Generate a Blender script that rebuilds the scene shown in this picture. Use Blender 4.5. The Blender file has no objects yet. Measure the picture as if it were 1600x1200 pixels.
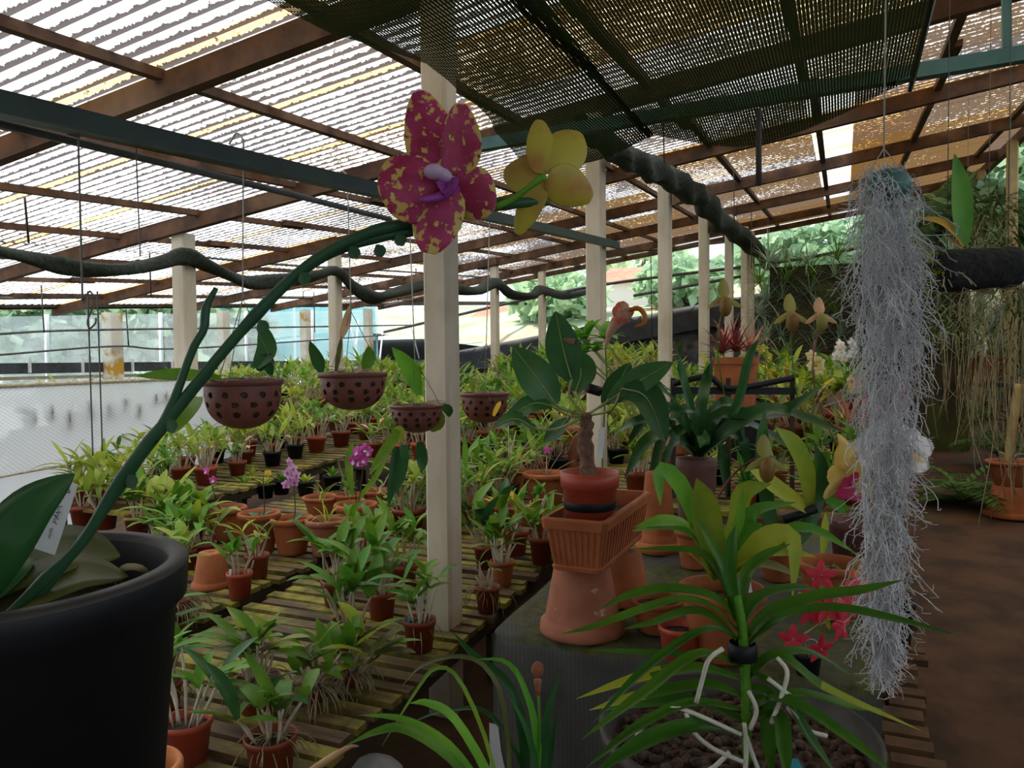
import bpy, math, random
from mathutils import Vector as V, Matrix
from mathutils import noise as mnoise
S = bpy.context.scene
COL = S.collection
RN = random.Random(11)
PI = math.pi
# ------------------------------------------------------------------ camera and frames
FPX = 1200.0
CAMZ = 1.55
cam = bpy.data.cameras.new('camera'); camo = bpy.data.objects.new('camera', cam); COL.objects.link(camo)
cam.sensor_width = 36; cam.lens = 36*FPX/1600; cam.clip_start = .02; cam.clip_end = 300
camo.location = (0, 0, CAMZ)
ROT = Matrix.Rotation(math.radians(90-1.9), 3, 'X') @ Matrix.Rotation(math.radians(-.55), 3, 'Z')
camo.rotation_euler = ROT.to_euler()
S.camera = camo
CL = V((0, 0, CAMZ))
def ray(px, py): return ROT @ V(((px-800)/FPX, -(py-600)/FPX, -1))
def P(px, py, d): return CL + ray(px, py)*d
AX = V((.397, .918, 0)).normalized(); AV = V((AX.y, -AX.x, 0))      # along the post rows, across to the right
SL, SR, RZ = .064, .133, 3.013                                       # the ground climbs along u; the roof also climbs along v
def W(u, v, h): return V((AX.x*u+AV.x*v, AX.y*u+AV.y*v, h+SL*u))
def UV(p): return p.x*AX.x+p.y*AX.y, p.x*AV.x+p.y*AV.y
def G(px, py, h):
    r = ray(px, py); u1, v1 = UV(r)
    return CL + r*((h-CAMZ)/(r.z-SL*u1))
def RF(px, py, off=0):
    r = ray(px, py); u1, v1 = UV(r)
    return CL + r*((RZ+off-CAMZ)/(r.z-SL*u1-SR*v1))
def PV(px, py, v):                                                    # on the upright plane v = const
    r = ray(px, py); u1, v1 = UV(r)
    return CL + r*(v/v1)
def PU(px, py, u):
    r = ray(px, py); u1, v1 = UV(r)
    return CL + r*(u/u1)
def roofz(u, v): return RZ+SL*u+SR*v
def PXY(p):
    q = ROT.transposed() @ (p-CL); return 800-FPX*q.x/q.z, 600+FPX*q.y/q.z
# ------------------------------------------------------------------ mesh builder
class MB:
    def __init__(s): s.v = []; s.f = []; s.m = []; s.uv = None
    def quad(s, a, b, c, d, m=0):
        n = len(s.v); s.v += [a, b, c, d]; s.f.append((n, n+1, n+2, n+3)); s.m.append(m)
    def grid(s, rows, m=0, close=False, flip=False):
        n = len(s.v); k = len(rows[0])
        for r in rows: s.v += r
        for i in range(len(rows)-1):
            for j in range(k if close else k-1):
                a = n+i*k+j; b = n+i*k+(j+1) % k; c = b+k; d = a+k
                s.f.append((a, d, c, b) if flip else (a, b, c, d)); s.m.append(m)
    def box(s, c, x, y, z, m=0):                                      # centre and three half vectors
        q = [c+x*i+y*j+z*k for k in (-1, 1) for j in (-1, 1) for i in (-1, 1)]
        n = len(s.v); s.v += q
        for f in ((0, 2, 3, 1), (4, 5, 7, 6), (0, 1, 5, 4), (2, 6, 7, 3), (0, 4, 6, 2), (1, 3, 7, 5)):
            s.f.append(tuple(n+i for i in f)); s.m.append(m)
    def ubox(s, u0, u1, v0, v1, h0, h1, m=0):
        q = [W(u, v, h) for h in (h0, h1) for v in (v0, v1) for u in (u0, u1)]
        n = len(s.v); s.v += q
        for f in ((0, 1, 3, 2), (4, 6, 7, 5), (0, 4, 5, 1), (2, 3, 7, 6), (0, 2, 6, 4), (1, 5, 7, 3)):
            s.f.append(tuple(n+i for i in f)); s.m.append(m)
    def beam(s, a, b, w, h, m=0, up=V((0, 0, 1))):
        t = (b-a); L = t.length; t = t/L; x = t.cross(up).normalized(); y = x.cross(t)
        s.box((a+b)/2, t*(L/2), x*(w/2), y*(h/2), m)
    def tube(s, pts, r, n=6, m=0, cap=True):
        rows = []; k = len(pts); px = None
        for i, p in enumerate(pts):
            t = (pts[min(i+1, k-1)]-pts[max(i-1, 0)])
            t = t.normalized() if t.length > 1e-9 else V((0, 0, 1))
            if px is None:
                px = t.cross(V((0, 0, 1)) if abs(t.z) < .9 else V((1, 0, 0))).normalized()
            else:
                px = (px-t*px.dot(t)).normalized()
            py = t.cross(px); rr = r[i] if isinstance(r, (list, tuple)) else r
            rows.append([p+(px*math.cos(2*PI*j/n)+py*math.sin(2*PI*j/n))*rr for j in range(n)])
        o = len(s.v); s.grid(rows, m, close=True)
        if cap and n > 3:
            s.f.append(tuple(o+j for j in range(n))[::-1]); s.m.append(m)
            e = o+(k-1)*n; s.f.append(tuple(e+j for j in range(n))); s.m.append(m)
    def lathe(s, prof, n=24, c=V((0, 0, 0)), m=0, ms=None, wob=0):
        o = len(s.v); k = len(prof)
        for i, (r, z) in enumerate(prof):
            s.v += [c+V((r*math.cos(2*PI*j/n), r*math.sin(2*PI*j/n), z)) for j in range(n)]
        for i in range(k-1):
            for j in range(n):
                a = o+i*n+j; b = o+i*n+(j+1) % n
                s.f.append((a, b, b+n, a+n)); s.m.append(ms[i] if ms else m)
    def disc(s, c, r, n=16, m=0, z=0):
        o = len(s.v); s.v.append(c+V((0, 0, z)))
        s.v += [c+V((r*math.cos(2*PI*j/n), r*math.sin(2*PI*j/n), 0)) for j in range(n)]
        for j in range(n): s.f.append((o, o+1+j, o+1+(j+1) % n)); s.m.append(m)
    def ball(s, c, rx, ry=None, rz=None, n=8, m=0):
        ry = ry or rx; rz = rz or rx; rows = []
        for i in range(n+1):
            a = -PI/2+PI*i/n
            rows.append([c+V((rx*math.cos(a)*math.cos(2*PI*j/n/1), ry*math.cos(a)*math.sin(2*PI*j/n), rz*math.sin(a))) for j in range(n)])
        s.grid(rows, m, close=True)
    def leaf(s, pts, w, N=None, fold=.18, m=0, kind='e', seg=7, curl=0):
        """a blade along pts (smoothed); N points out of its upper face"""
        c = smooth(pts, seg); k = len(c); rows = []
        for i, p in enumerate(c):
            t = c[min(i+1, k-1)]-c[max(i-1, 0)]
            t = t.normalized() if t.length > 1e-9 else V((0, 0, 1))
            n0 = N if N is not None else V((0, 0, 1))
            sd = t.cross(n0)
            if sd.length < .05: sd = t.cross(V((.3, -1, .2)))
            sd.normalize(); nn = sd.cross(t); q = i/(k-1)
            ww = w*.5*PROF[kind](q)
            rows.append([p-sd*ww+nn*(ww*fold), p-sd*ww*.5+nn*(ww*fold*.35), p, p+sd*ww*.5+nn*(ww*fold*.35), p+sd*ww+nn*(ww*fold)])
        s.grid(rows, m)
    def petal(s, a, b, w, N, cup=.1, m=0, seg=7, kind='p', ruf=0, rn=None):
        """broad petal from a to b, N its face, cup bends tip towards N"""
        d = b-a; L = d.length; t = d/L; sd = t.cross(N).normalized(); nn = sd.cross(t); rows = []
        for i in range(seg+1):
            q = i/seg; ww = w*.5*PROF[kind](q); row = []
            for j in range(7):
                x = (j-3)/3
                z = cup*L*(q*q) - abs(x)**2*ww*.25
                if ruf: z += ruf*w*math.sin(q*17+x*9)*(q*.6+abs(x)*.4)
                row.append(a+d*(q*(1-.0))+sd*(x*ww)+nn*z)
            rows.append(row)
            if s.uv is not None: s.uv += [(q, j/6) for j in range(7)]
        s.grid(rows, m)
    def build(s, name, mats, par=None, smooth_=True, mod=None):
        me = bpy.data.meshes.new(name); off = WORLD.get(par.name, V((0, 0, 0))) if par else V((0, 0, 0))
        me.from_pydata([tuple(p-off) for p in s.v], [], s.f)
        mats = mats if isinstance(mats, (list, tuple)) else [mats]
        for m in mats: me.materials.append(m)
        if len(mats) > 1: me.polygons.foreach_set('material_index', s.m)
        if smooth_: me.polygons.foreach_set('use_smooth', [True]*len(s.f))
        if s.uv:
            l = me.uv_layers.new(name='UVMap')
            vi = [0]*len(me.loops); me.loops.foreach_get('vertex_index', vi)
            l.data.foreach_set('uv', [c for i in vi for c in s.uv[i]])
        me.update()
        o = bpy.data.objects.new(name, me); COL.objects.link(o)
        if par: o.parent = par; WORLD[o.name] = off
        if mod: mod(o)
        return o
WORLD = {}
def pf_e(q): return max(0.04, math.sin(PI*min(1, q*.93+.07))**.75) if q < 1 else .02
def pf_s(q): return (.55+.45*min(1, q*4)) * (1 if q < .6 else max(.03, 1-((q-.6)/.4)**1.8))
def pf_p(q): return max(.12, math.sin(PI*min(.999, q**.75*.9+.06))**.6) if q < 1 else .25
def pf_o(q): return max(.1, math.sqrt(max(0, 1-(2*q-1)**2))) if q < 1 else .12
def pf_f(q): return .25+.9*q if q < .8 else .97-.9*(q-.8)
def pf_t(q): return 1-q*.97
PROF = dict(e=pf_e, s=pf_s, p=pf_p, o=pf_o, f=pf_f, t=pf_t)
def smooth(pts, seg):
    if len(pts) < 3:
        return [pts[0].lerp(pts[-1], i/seg) for i in range(seg+1)]
    out = []; n = len(pts)-1
    for i in range(seg+1):
        t = i/seg*n; k = min(int(t), n-1); f = t-k
        p1, p2 = pts[k], pts[k+1]; p0 = pts[k-1] if k else p1*2-p2; p3 = pts[k+2] if k+2 <= n else p2*2-p1
        out.append(.5*((2*p1)+(p2-p0)*f+(2*p0-5*p1+4*p2-p3)*f*f+(3*p1-p0-3*p2+p3)*f**3))
    return out
def arc(base, az, el, L, droop, n=4):
    """points of a blade leaving base at azimuth az / elevation el and drooping by droop radians over its length"""
    pts = [base]; e = el; p = base
    for i in range(n):
        p = p+V((math.cos(az)*math.cos(e), math.sin(az)*math.cos(e), math.sin(e)))*(L/n); pts.append(p); e -= droop/n
    return pts
def tag(o, label, cat, group=None, kind=None):
    o['label'] = label; o['category'] = cat
    if group: o['group'] = group
    if kind: o['kind'] = kind
    return o
def thing(name, loc, label, cat, group=None):
    o = bpy.data.objects.new(name, None); COL.objects.link(o); o.location = loc; o.empty_display_size = .05
    WORLD[o.name] = V(loc)
    return tag(o, label, cat, group)
def struct(o): o['kind'] = 'structure'; return o
def copy_tree(r, loc, rz=0, sc=1, label=None, group=None):
    def cp(o, par):
        c = o.copy(); COL.objects.link(c)
        if par: c.parent = par
        for ch in KIDS.get(o.name, ()): cp(ch, c)
        return c
    c = cp(r, None); c.location = loc; c.rotation_euler = (0, 0, rz); c.scale = (sc, sc, sc)
    if label: c['label'] = label
    if group: c['group'] = group
    return c
KIDS = {}
class Pool:
    """first placing moves the model itself, every later one copies it"""
    def __init__(s, root):
        s.r = root; s.used = False
        def reg(o):
            KIDS[o.name] = list(o.children)
            for ch in o.children: reg(ch)
        reg(root)
    def put(s, loc, rz, sc, label, group=None):
        if not s.used:
            s.used = True; o = s.r; o.location = loc; o.rotation_euler = (0, 0, rz); o.scale = (sc,)*3
            o['label'] = label
            if group: o['group'] = group
            return o
        return copy_tree(s.r, loc, rz, sc, label, group)
# ------------------------------------------------------------------ materials
def mat_new(name):
    m = bpy.data.materials.new(name); m.use_nodes = True; nt = m.node_tree; nt.nodes.clear()
    out = nt.nodes.new('ShaderNodeOutputMaterial'); return m, nt, out
def nd(nt, t, **kw):
    n = nt.nodes.new('ShaderNode'+t)
    for k, v in kw.items():
        if k.startswith('i_'):
            n.inputs[k[2:].replace('_', ' ')].default_value = v
        else: setattr(n, k, v)
    return n
def ramp(nt, stops, src, interp='LINEAR'):
    r = nd(nt, 'ValToRGB'); r.color_ramp.interpolation = interp; e = r.color_ramp.elements
    while len(e) < len(stops): e.new(.5)
    for x, (p, c) in zip(e, stops): x.position = p; x.color = (*c, 1) if len(c) == 3 else c
    nt.links.new(src, r.inputs['Fac']); return r
def mixc(nt, fac, a, b, mode='MIX'):
    n = nd(nt, 'Mix', data_type='RGBA', blend_type=mode)
    for s, x in ((n.inputs[0], fac), (n.inputs[6], a), (n.inputs[7], b)):
        if hasattr(x, 'is_linked') or hasattr(x, 'links'): nt.links.new(x, s)
        elif isinstance(x, (int, float)): s.default_value = x
        else: s.default_value = (*x, 1)
    return n.outputs[2]
def math_(nt, op, a, b=0, c=None):
    n = nd(nt, 'Math', operation=op)
    for s, x in zip(n.inputs, (a, b, c)):
        if x is None: continue
        if isinstance(x, (int, float)): s.default_value = x
        else: nt.links.new(x, s)
    return n.outputs[0]
def noise(nt, scale, detail=3, co=None, rough=.55, stretch=None, coord='Object'):
    n = nd(nt, 'TexNoise'); n.inputs['Scale'].default_value = scale; n.inputs['Detail'].default_value = detail; n.inputs['Roughness'].default_value = rough
    if co is None:
        t = nd(nt, 'TexCoord'); co = t.outputs[coord]
    if stretch:
        mp = nd(nt, 'Mapping'); mp.inputs['Scale'].default_value = stretch; nt.links.new(co, mp.inputs[0]); co = mp.outputs[0]
    nt.links.new(co, n.inputs['Vector']); return n.outputs['Fac']
def simple(name, c1, c2=None, rough=.6, scale=12, metal=0, bump=0, spec=.4, stops=None, stretch=None, c3=None, s3=3, t3=(.5, .65)):
    m, nt, out = mat_new(name); b = nd(nt, 'BsdfPrincipled')
    b.inputs['Roughness'].default_value = rough; b.inputs['Metallic'].default_value = metal; b.inputs['Specular IOR Level'].default_value = spec
    if c2:
        f = noise(nt, scale, 5, stretch=stretch); lo, hi = stops or (.35, .65)
        col = ramp(nt, [(lo, c1), (hi, c2)], f).outputs[0]
        if c3:
            f3 = noise(nt, s3, 4); r3 = ramp(nt, [(t3[0], (0, 0, 0)), (t3[1], (1, 1, 1))], f3)
            col = mixc(nt, r3.outputs[0], col, c3)
        nt.links.new(col, b.inputs['Base Color'])
        if bump:
            bm = nd(nt, 'Bump'); bm.inputs['Strength'].default_value = bump; bm.inputs['Distance'].default_value = .01
            nt.links.new(f, bm.inputs['Height']); nt.links.new(bm.outputs[0], b.inputs['Normal'])
    else: b.inputs['Base Color'].default_value = (*c1, 1)
    nt.links.new(b.outputs[0], out.inputs[0]); return m
def leafmat(name, c1, c2, tr=.3, rough=.45, scale=9, hv=.016, c3=None, t3=(.6, .72)):
    m, nt, out = mat_new(name); b = nd(nt, 'BsdfPrincipled'); b.inputs['Roughness'].default_value = rough; b.inputs['Specular IOR Level'].default_value = .28
    f = noise(nt, scale, 3); col = ramp(nt, [(.3, c1), (.7, c2)], f).outputs[0]
    if c3:
        f3 = noise(nt, scale*.7, 2); r3 = ramp(nt, [(t3[0], (0, 0, 0)), (t3[1], (1, 1, 1))], f3); col = mixc(nt, r3.outputs[0], col, c3)
    oi = nd(nt, 'ObjectInfo'); h = nd(nt, 'HueSaturation')
    hu = math_(nt, 'MULTIPLY_ADD', oi.outputs['Random'], -hv*2, .5+hv); va = math_(nt, 'MULTIPLY_ADD', oi.outputs['Random'], .5, .78)
    nt.links.new(hu, h.inputs['Hue']); nt.links.new(va, h.inputs['Value']); nt.links.new(col, h.inputs['Color'])
    nt.links.new(h.outputs[0], b.inputs['Base Color'])
    t = nd(nt, 'BsdfTranslucent'); nt.links.new(h.outputs[0], t.inputs[0])
    mx = nd(nt, 'MixShader'); mx.inputs[0].default_value = tr
    nt.links.new(b.outputs[0], mx.inputs[1]); nt.links.new(t.outputs[0], mx.inputs[2]); nt.links.new(mx.outputs[0], out.inputs[0]); return m
M = {}
M['leaf'] = leafmat('leaf green', (.06, .17, .012), (.16, .30, .022))
M['leafd'] = leafmat('leaf deep green', (.02, .085, .024), (.045, .14, .035), .2, .3)
M['leafb'] = leafmat('leaf dark strap', (.012, .055, .012), (.03, .11, .02), .2, .35)
M['leafy'] = leafmat('leaf lime', (.22, .33, .03), (.36, .40, .04), .35)
M['leafl'] = leafmat('leaf bright', (.07, .25, .025), (.14, .36, .03), .35)
M['leafo'] = leafmat('leaf olive', (.07, .085, .02), (.14, .14, .035), .2)
M['leaff'] = leafmat('leaf far', (.13, .26, .035), (.34, .44, .06), .4, hv=.05, scale=3)
M['yellow'] = leafmat('leaf yellow', (.55, .36, .03), (.65, .45, .06), .3)
M['dryleaf'] = leafmat('leaf dry', (.45, .26, .12), (.62, .42, .25), .3)
M['vanda'] = leafmat('vanda leaf', (.028, .105, .006), (.06, .165, .010), .25, .33)
M['vandat'] = leafmat('vanda tip', (.22, .30, .02), (.35, .36, .03), .3)
M['orange'] = leafmat('leaf orange', (.55, .20, .02), (.6, .3, .03), .2)
M['brom'] = leafmat('bromeliad pink', (.55, .15, .14), (.72, .36, .24), .25, scale=5)
M['bromd'] = leafmat('bromeliad dark', (.12, .02, .03), (.30, .06, .06), .2)
M['airp'] = leafmat('air plant grey green', (.18, .27, .17), (.36, .44, .30), .2, .6)
M['fern'] = leafmat('fern', (.05, .14, .02), (.12, .24, .03), .3)
M['weed'] = leafmat('bank plants', (.05, .08, .018), (.13, .15, .03), .25)
M['cane'] = simple('pale cane', (.36, .29, .19), (.58, .50, .38), .6, 30)
M['caneg'] = simple('green cane', (.20, .26, .07), (.36, .36, .12), .5, 25)
M['root'] = simple('dry root', (.22, .17, .09), (.38, .31, .18), .8, 20)
M['wroot'] = simple('aerial root', (.50, .48, .38), (.70, .68, .58), .6, 14)
M['terra'] = simple('terracotta', (.27, .07, .02), (.38, .115, .038), .8, 9, bump=.15, c3=(.24, .10, .05), s3=5, t3=(.56, .8))
M['terrap'] = simple('pinkish terracotta', (.26, .085, .042), (.34, .13, .075), .85, 10, bump=.2, c3=(.60, .45, .35), s3=22, t3=(.66, .74))
M['terrao'] = simple('orange clay', (.50, .17, .05), (.58, .22, .075), .75, 8)
M['brown'] = simple('brown plastic', (.20, .035, .014), (.26, .05, .02), .45, 6)
M['redpl'] = simple('red brown plastic', (.38, .055, .028), (.44, .075, .04), .42, 5, c3=(.45, .26, .28), s3=6, t3=(.62, .85))
M['purpl'] = simple('dull purple plastic', (.12, .05, .045), (.18, .08, .07), .6, 8)
M['bask'] = simple('basket plastic', (.13, .042, .03), (.19, .062, .045), .5, 7)
M['black'] = simple('black plastic', (.005, .0055, .007), (.011, .012, .014), .5, 10, spec=.25)
M['bluebl'] = simple('blue black plastic', (.02, .035, .07), (.035, .055, .10), .45, 6)
M['rim'] = simple('scuffed black rim', (.03, .028, .024), (.06, .053, .043), .6, 14, spec=.3)
M['soil'] = simple('bark mix', (.018, .012, .007), (.07, .045, .024), .95, 60, bump=.8)
M['conc'] = simple('post paint', (.45, .38, .28), (.62, .55, .44), .85, 5, bump=.1, stretch=(1, 1, .35), c3=(.36, .29, .19), s3=2.2, t3=(.55, .8))
M['concp'] = simple('painted far post', (.65, .60, .50), (.78, .74, .65), .8, 4, c3=(.55, .30, .04), s3=3, t3=(.58, .66))
M['wood'] = simple('rafter wood', (.04, .017, .008), (.11, .047, .02), .8, 6, bump=.3, stretch=(1, 1, 1), c3=(.19, .11, .06), s3=1.5, t3=(.55, .75))
M['wooddk'] = simple('wet dark beam', (.025, .016, .009), (.06, .04, .02), .8, 7, bump=.3)
M['steel'] = simple('green painted steel', (.010, .024, .016), (.02, .042, .028), .45, 9)
M['steelb'] = simple('blue green painted steel', (.05, .13, .12), (.08, .18, .16), .5, 9)
M['slatb'] = simple('brown slats', (.05, .024, .010), (.15, .075, .03), .8, 8, bump=.3)
M['pipe'] = simple('grey pipe', (.06, .062, .06), (.12, .12, .115), .5, 10)
M['wire'] = simple('wire', (.12, .11, .10), None, .5)
M['wirew'] = simple('pale wire', (.5, .47, .40), None, .5)
M['rod'] = simple('brown rod', (.05, .035, .025), None, .7)
M['white'] = simple('white label', (.72, .72, .72), (.8, .8, .79), .6, 6)
M['ylab'] = simple('yellow label', (.8, .5, .03), None, .5)
M['blab'] = simple('blue label', (.05, .30, .36), None, .5)
M['ink'] = simple('ink', (.03, .03, .06), None, .7)
M['roll'] = simple('black net roll', (.010, .014, .010), (.035, .042, .03), .9, 40, bump=.6)
M['moss'] = simple('spanish moss', (.48, .48, .50), (.74, .74, .77), .9, 15)
M['gravel'] = simple('lava gravel', (.03, .016, .010), (.13, .075, .05), .9, 45, bump=1)
M['log'] = simple('black fibre log', (.006, .006, .007), (.022, .021, .02), .95, 60, bump=1)
M['frame'] = simple('white frame', (.75, .76, .78), None, .5)
M['stick'] = simple('cut bamboo', (.30, .21, .07), (.42, .30, .12), .6, 8)
M['gutter'] = simple('dark gutter', (.03, .035, .04), (.06, .07, .08), .5, 6)
M['trunk'] = simple('knobbly trunk', (.11, .055, .035), (.24, .14, .09), .9, 40, bump=1)
# petals
def petalmat(name, c1, c2, lo, hi, scale, tr=.35, det=3):
    m, nt, out = mat_new(name); b = nd(nt, 'BsdfPrincipled'); b.inputs['Roughness'].default_value = .5
    f = noise(nt, scale, det); col = ramp(nt, [(lo, c1), (hi, c2)], f).outputs[0]
    nt.links.new(col, b.inputs['Base Color']); t = nd(nt, 'BsdfTranslucent'); nt.links.new(col, t.inputs[0])
    mx = nd(nt, 'MixShader'); mx.inputs[0].default_value = tr
    nt.links.new(b.outputs[0], mx.inputs[1]); nt.links.new(t.outputs[0], mx.inputs[2]); nt.links.new(mx.outputs[0], out.inputs[0]); return m
def spotmat():
    m, nt, out = mat_new('magenta spotted petal'); b = nd(nt, 'BsdfPrincipled'); b.inputs['Roughness'].default_value = .5
    uv = nd(nt, 'UVMap'); sp = nd(nt, 'SeparateXYZ'); nt.links.new(uv.outputs[0], sp.inputs[0])
    e = math_(nt, 'MAXIMUM', math_(nt, 'ABSOLUTE', math_(nt, 'MULTIPLY_ADD', sp.outputs[1], 2, -1)), math_(nt, 'MULTIPLY', sp.outputs[0], .96))
    e = math_(nt, 'POWER', e, 5); f = math_(nt, 'ADD', noise(nt, 120, 5), math_(nt, 'MULTIPLY', e, .16))
    base = ramp(nt, [(.35, (.40, .025, .09)), (.65, (.56, .06, .20))], noise(nt, 45, 2)).outputs[0]
    col = mixc(nt, ramp(nt, [(.59, (0, 0, 0)), (.63, (1, 1, 1))], f).outputs[0], base, (.72, .56, .15))
    nt.links.new(col, b.inputs['Base Color']); t = nd(nt, 'BsdfTranslucent'); nt.links.new(col, t.inputs[0])
    mx = nd(nt, 'MixShader'); mx.inputs[0].default_value = .45
    nt.links.new(b.outputs[0], mx.inputs[1]); nt.links.new(t.outputs[0], mx.inputs[2]); nt.links.new(mx.outputs[0], out.inputs[0]); return m
M['magsp'] = spotmat()
M['magedge'] = petalmat('magenta petal tip', (.36, .03, .10), (.60, .44, .10), .44, .54, 60, .35, 4)
M['yelp'] = petalmat('greenish yellow petal', (.60, .52, .075), (.55, .30, .08), .48, .70, 28, .45)
M['lipw'] = petalmat('pale lip', (.62, .45, .62), (.75, .68, .75), .4, .6, 20)
M['lipp'] = petalmat('purple lip', (.30, .03, .30), (.42, .08, .4), .4, .6, 30)
M['pinkp'] = petalmat('pale pink petal', (.60, .28, .52), (.72, .45, .66), .4, .6, 20)
M['magp'] = petalmat('magenta petal', (.45, .03, .28), (.6, .12, .42), .4, .6, 20)
M['catty'] = petalmat('yellow petal', (.72, .50, .10), (.80, .62, .2), .4, .6, 12)
M['cattm'] = petalmat('crimson lip', (.42, .008, .10), (.55, .02, .16), .4, .6, 20)
M['whitep'] = petalmat('white petal', (.78, .76, .78), (.9, .88, .9), .4, .6, 12)
M['creamp'] = petalmat('cream petal', (.66, .62, .30), (.80, .76, .5), .4, .6, 12)
M['redp'] = petalmat('red petal', (.60, .02, .045), (.75, .06, .10), .4, .6, 14)
M['slip'] = petalmat('slipper flower', (.30, .29, .07), (.33, .20, .07), .45, .65, 16)
M['slipp'] = petalmat('slipper pouch', (.30, .17, .035), (.22, .13, .03), .45, .65, 16)
M['nep'] = petalmat('pitcher', (.55, .33, .22), (.62, .14, .10), .48, .6, 25)
M['neo'] = petalmat('orange twist', (.6, .24, .02), (.5, .17, .02), .4, .6, 25)
M['slatepink'] = M['brom']
# slats: mossy wood
def slatmat():
    m, nt, out = mat_new('mossy slats'); b = nd(nt, 'BsdfPrincipled'); b.inputs['Roughness'].default_value = .75
    uv = nd(nt, 'UVMap'); f = noise(nt, 3, 5, uv.outputs[0], stretch=(9, 1.2, 1)); col = ramp(nt, [(.3, (.02, .011, .005)), (.7, (.17, .095, .042))], f).outputs[0]
    f2 = noise(nt, 2.2, 5, uv.outputs[0], stretch=(2.2, 1, 1)); r2 = ramp(nt, [(.43, (0, 0, 0)), (.60, (1, 1, 1))], f2)
    f3 = noise(nt, 14, 3, uv.outputs[0]); mossc = ramp(nt, [(.3, (.06, .058, .006)), (.7, (.34, .285, .022))], f3).outputs[0]
    col = mixc(nt, r2.outputs[0], col, mossc); nt.links.new(col, b.inputs['Base Color'])
    bm = nd(nt, 'Bump'); bm.inputs['Strength'].default_value = .4; bm.inputs['Distance'].default_value = .01; nt.links.new(f, bm.inputs['Height']); nt.links.new(bm.outputs[0], b.inputs['Normal'])
    nt.links.new(b.outputs[0], out.inputs[0]); return m
M['slat'] = slatmat()
def roofmat():
    m, nt, out = mat_new('weathered corrugated sheet'); uv = nd(nt, 'UVMap'); sp = nd(nt, 'SeparateXYZ'); nt.links.new(uv.outputs[0], sp.inputs[0])
    u, v = sp.outputs[0], sp.outputs[1]
    ph = math_(nt, 'FRACT', math_(nt, 'DIVIDE', u, CORR)); dv = math_(nt, 'ABSOLUTE', math_(nt, 'SUBTRACT', ph, .5))     # 0 in the valley
    n1 = noise(nt, 24, 4, uv.outputs[0], .75); n0 = noise(nt, .9, 3, uv.outputs[0])
    cu = math_(nt, 'FLOOR', math_(nt, 'DIVIDE', u, .83)); cv = math_(nt, 'FLOOR', math_(nt, 'DIVIDE', math_(nt, 'ADD', v, .25), 1.77))
    cb = nd(nt, 'CombineXYZ'); nt.links.new(cu, cb.inputs[0]); nt.links.new(cv, cb.inputs[1])
    wn = nd(nt, 'TexWhiteNoise', noise_dimensions='2D'); nt.links.new(cb.outputs[0], wn.inputs['Vector'])
    gold = math_(nt, 'MULTIPLY', math_(nt, 'ADD', math_(nt, 'ADD', v, 3.6), math_(nt, 'MULTIPLY', math_(nt, 'SUBTRACT', u, 3), .22)), .13)
    age = math_(nt, 'ADD', math_(nt, 'MULTIPLY_ADD', wn.outputs['Value'], 1.15, -.45), gold); age = math_(nt, 'MINIMUM', math_(nt, 'MAXIMUM', age, 0), .95)
    th = math_(nt, 'ADD', math_(nt, 'MULTIPLY', n1, .42), math_(nt, 'MULTIPLY', n0, .30))
    dirt = math_(nt, 'GREATER_THAN', math_(nt, 'SUBTRACT', math_(nt, 'MULTIPLY_ADD', gold, .10, th), dv), .20)
    base = ramp(nt, [(.0, (.88, .89, .90)), (.55, (.88, .85, .80)), (.85, (.84, .72, .52)), (1, (.80, .62, .36))], age).outputs[0]
    def box(p0, p1):
        (ua, va), (ub, vb) = [UV(RF(*p)) for p in (p0, p1)]; lo, hi = min(ua, ub), max(ua, ub); l2, h2 = min(va, vb), max(va, vb)
        f = lambda s, x, y: math_(nt, 'MULTIPLY', math_(nt, 'GREATER_THAN', s, x), math_(nt, 'LESS_THAN', s, y))
        return math_(nt, 'MULTIPLY', f(u, lo, hi), f(v, l2, h2))
    newer = box((1258, 172), (1328, 310)); amber = math_(nt, 'MAXIMUM', box((1335, 168), (1395, 300)), box((1405, 160), (1446, 40)))
    base = mixc(nt, newer, base, (.88, .87, .84)); base = mixc(nt, math_(nt, 'MULTIPLY', amber, .9), base, (.55, .27, .05))
    ov = math_(nt, 'LESS_THAN', math_(nt, 'FRACT', math_(nt, 'DIVIDE', u, .83)), .11)
    base = mixc(nt, math_(nt, 'MULTIPLY', ov, .8), base, (.60, .36, .09))
    n2 = noise(nt, 38, 4, uv.outputs[0], .75, stretch=(1, .55, 1)); n3 = noise(nt, 2.3, 3, uv.outputs[0])
    sp2 = math_(nt, 'GREATER_THAN', math_(nt, 'ADD', n2, math_(nt, 'MULTIPLY', math_(nt, 'ADD', math_(nt, 'MULTIPLY', age, .75), n3), .24)), .775)
    d = math_(nt, 'MAXIMUM', math_(nt, 'MULTIPLY', dirt, .97), math_(nt, 'MULTIPLY', sp2, .93))
    d = math_(nt, 'MULTIPLY', d, math_(nt, 'SUBTRACT', 1, math_(nt, 'MULTIPLY', newer, .82)))
    col = mixc(nt, d, base, mixc(nt, age, (.055, .042, .04), (.075, .036, .010)))
    t = nd(nt, 'BsdfTranslucent'); df = nd(nt, 'BsdfDiffuse'); nt.links.new(col, t.inputs[0]); nt.links.new(col, df.inputs[0])
    mx = nd(nt, 'MixShader'); mx.inputs[0].default_value = .08; nt.links.new(t.outputs[0], mx.inputs[1]); nt.links.new(df.outputs[0], mx.inputs[2])
    nt.links.new(mx.outputs[0], out.inputs[0]); return m
CORR = .088
M['roof'] = roofmat()
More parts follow.
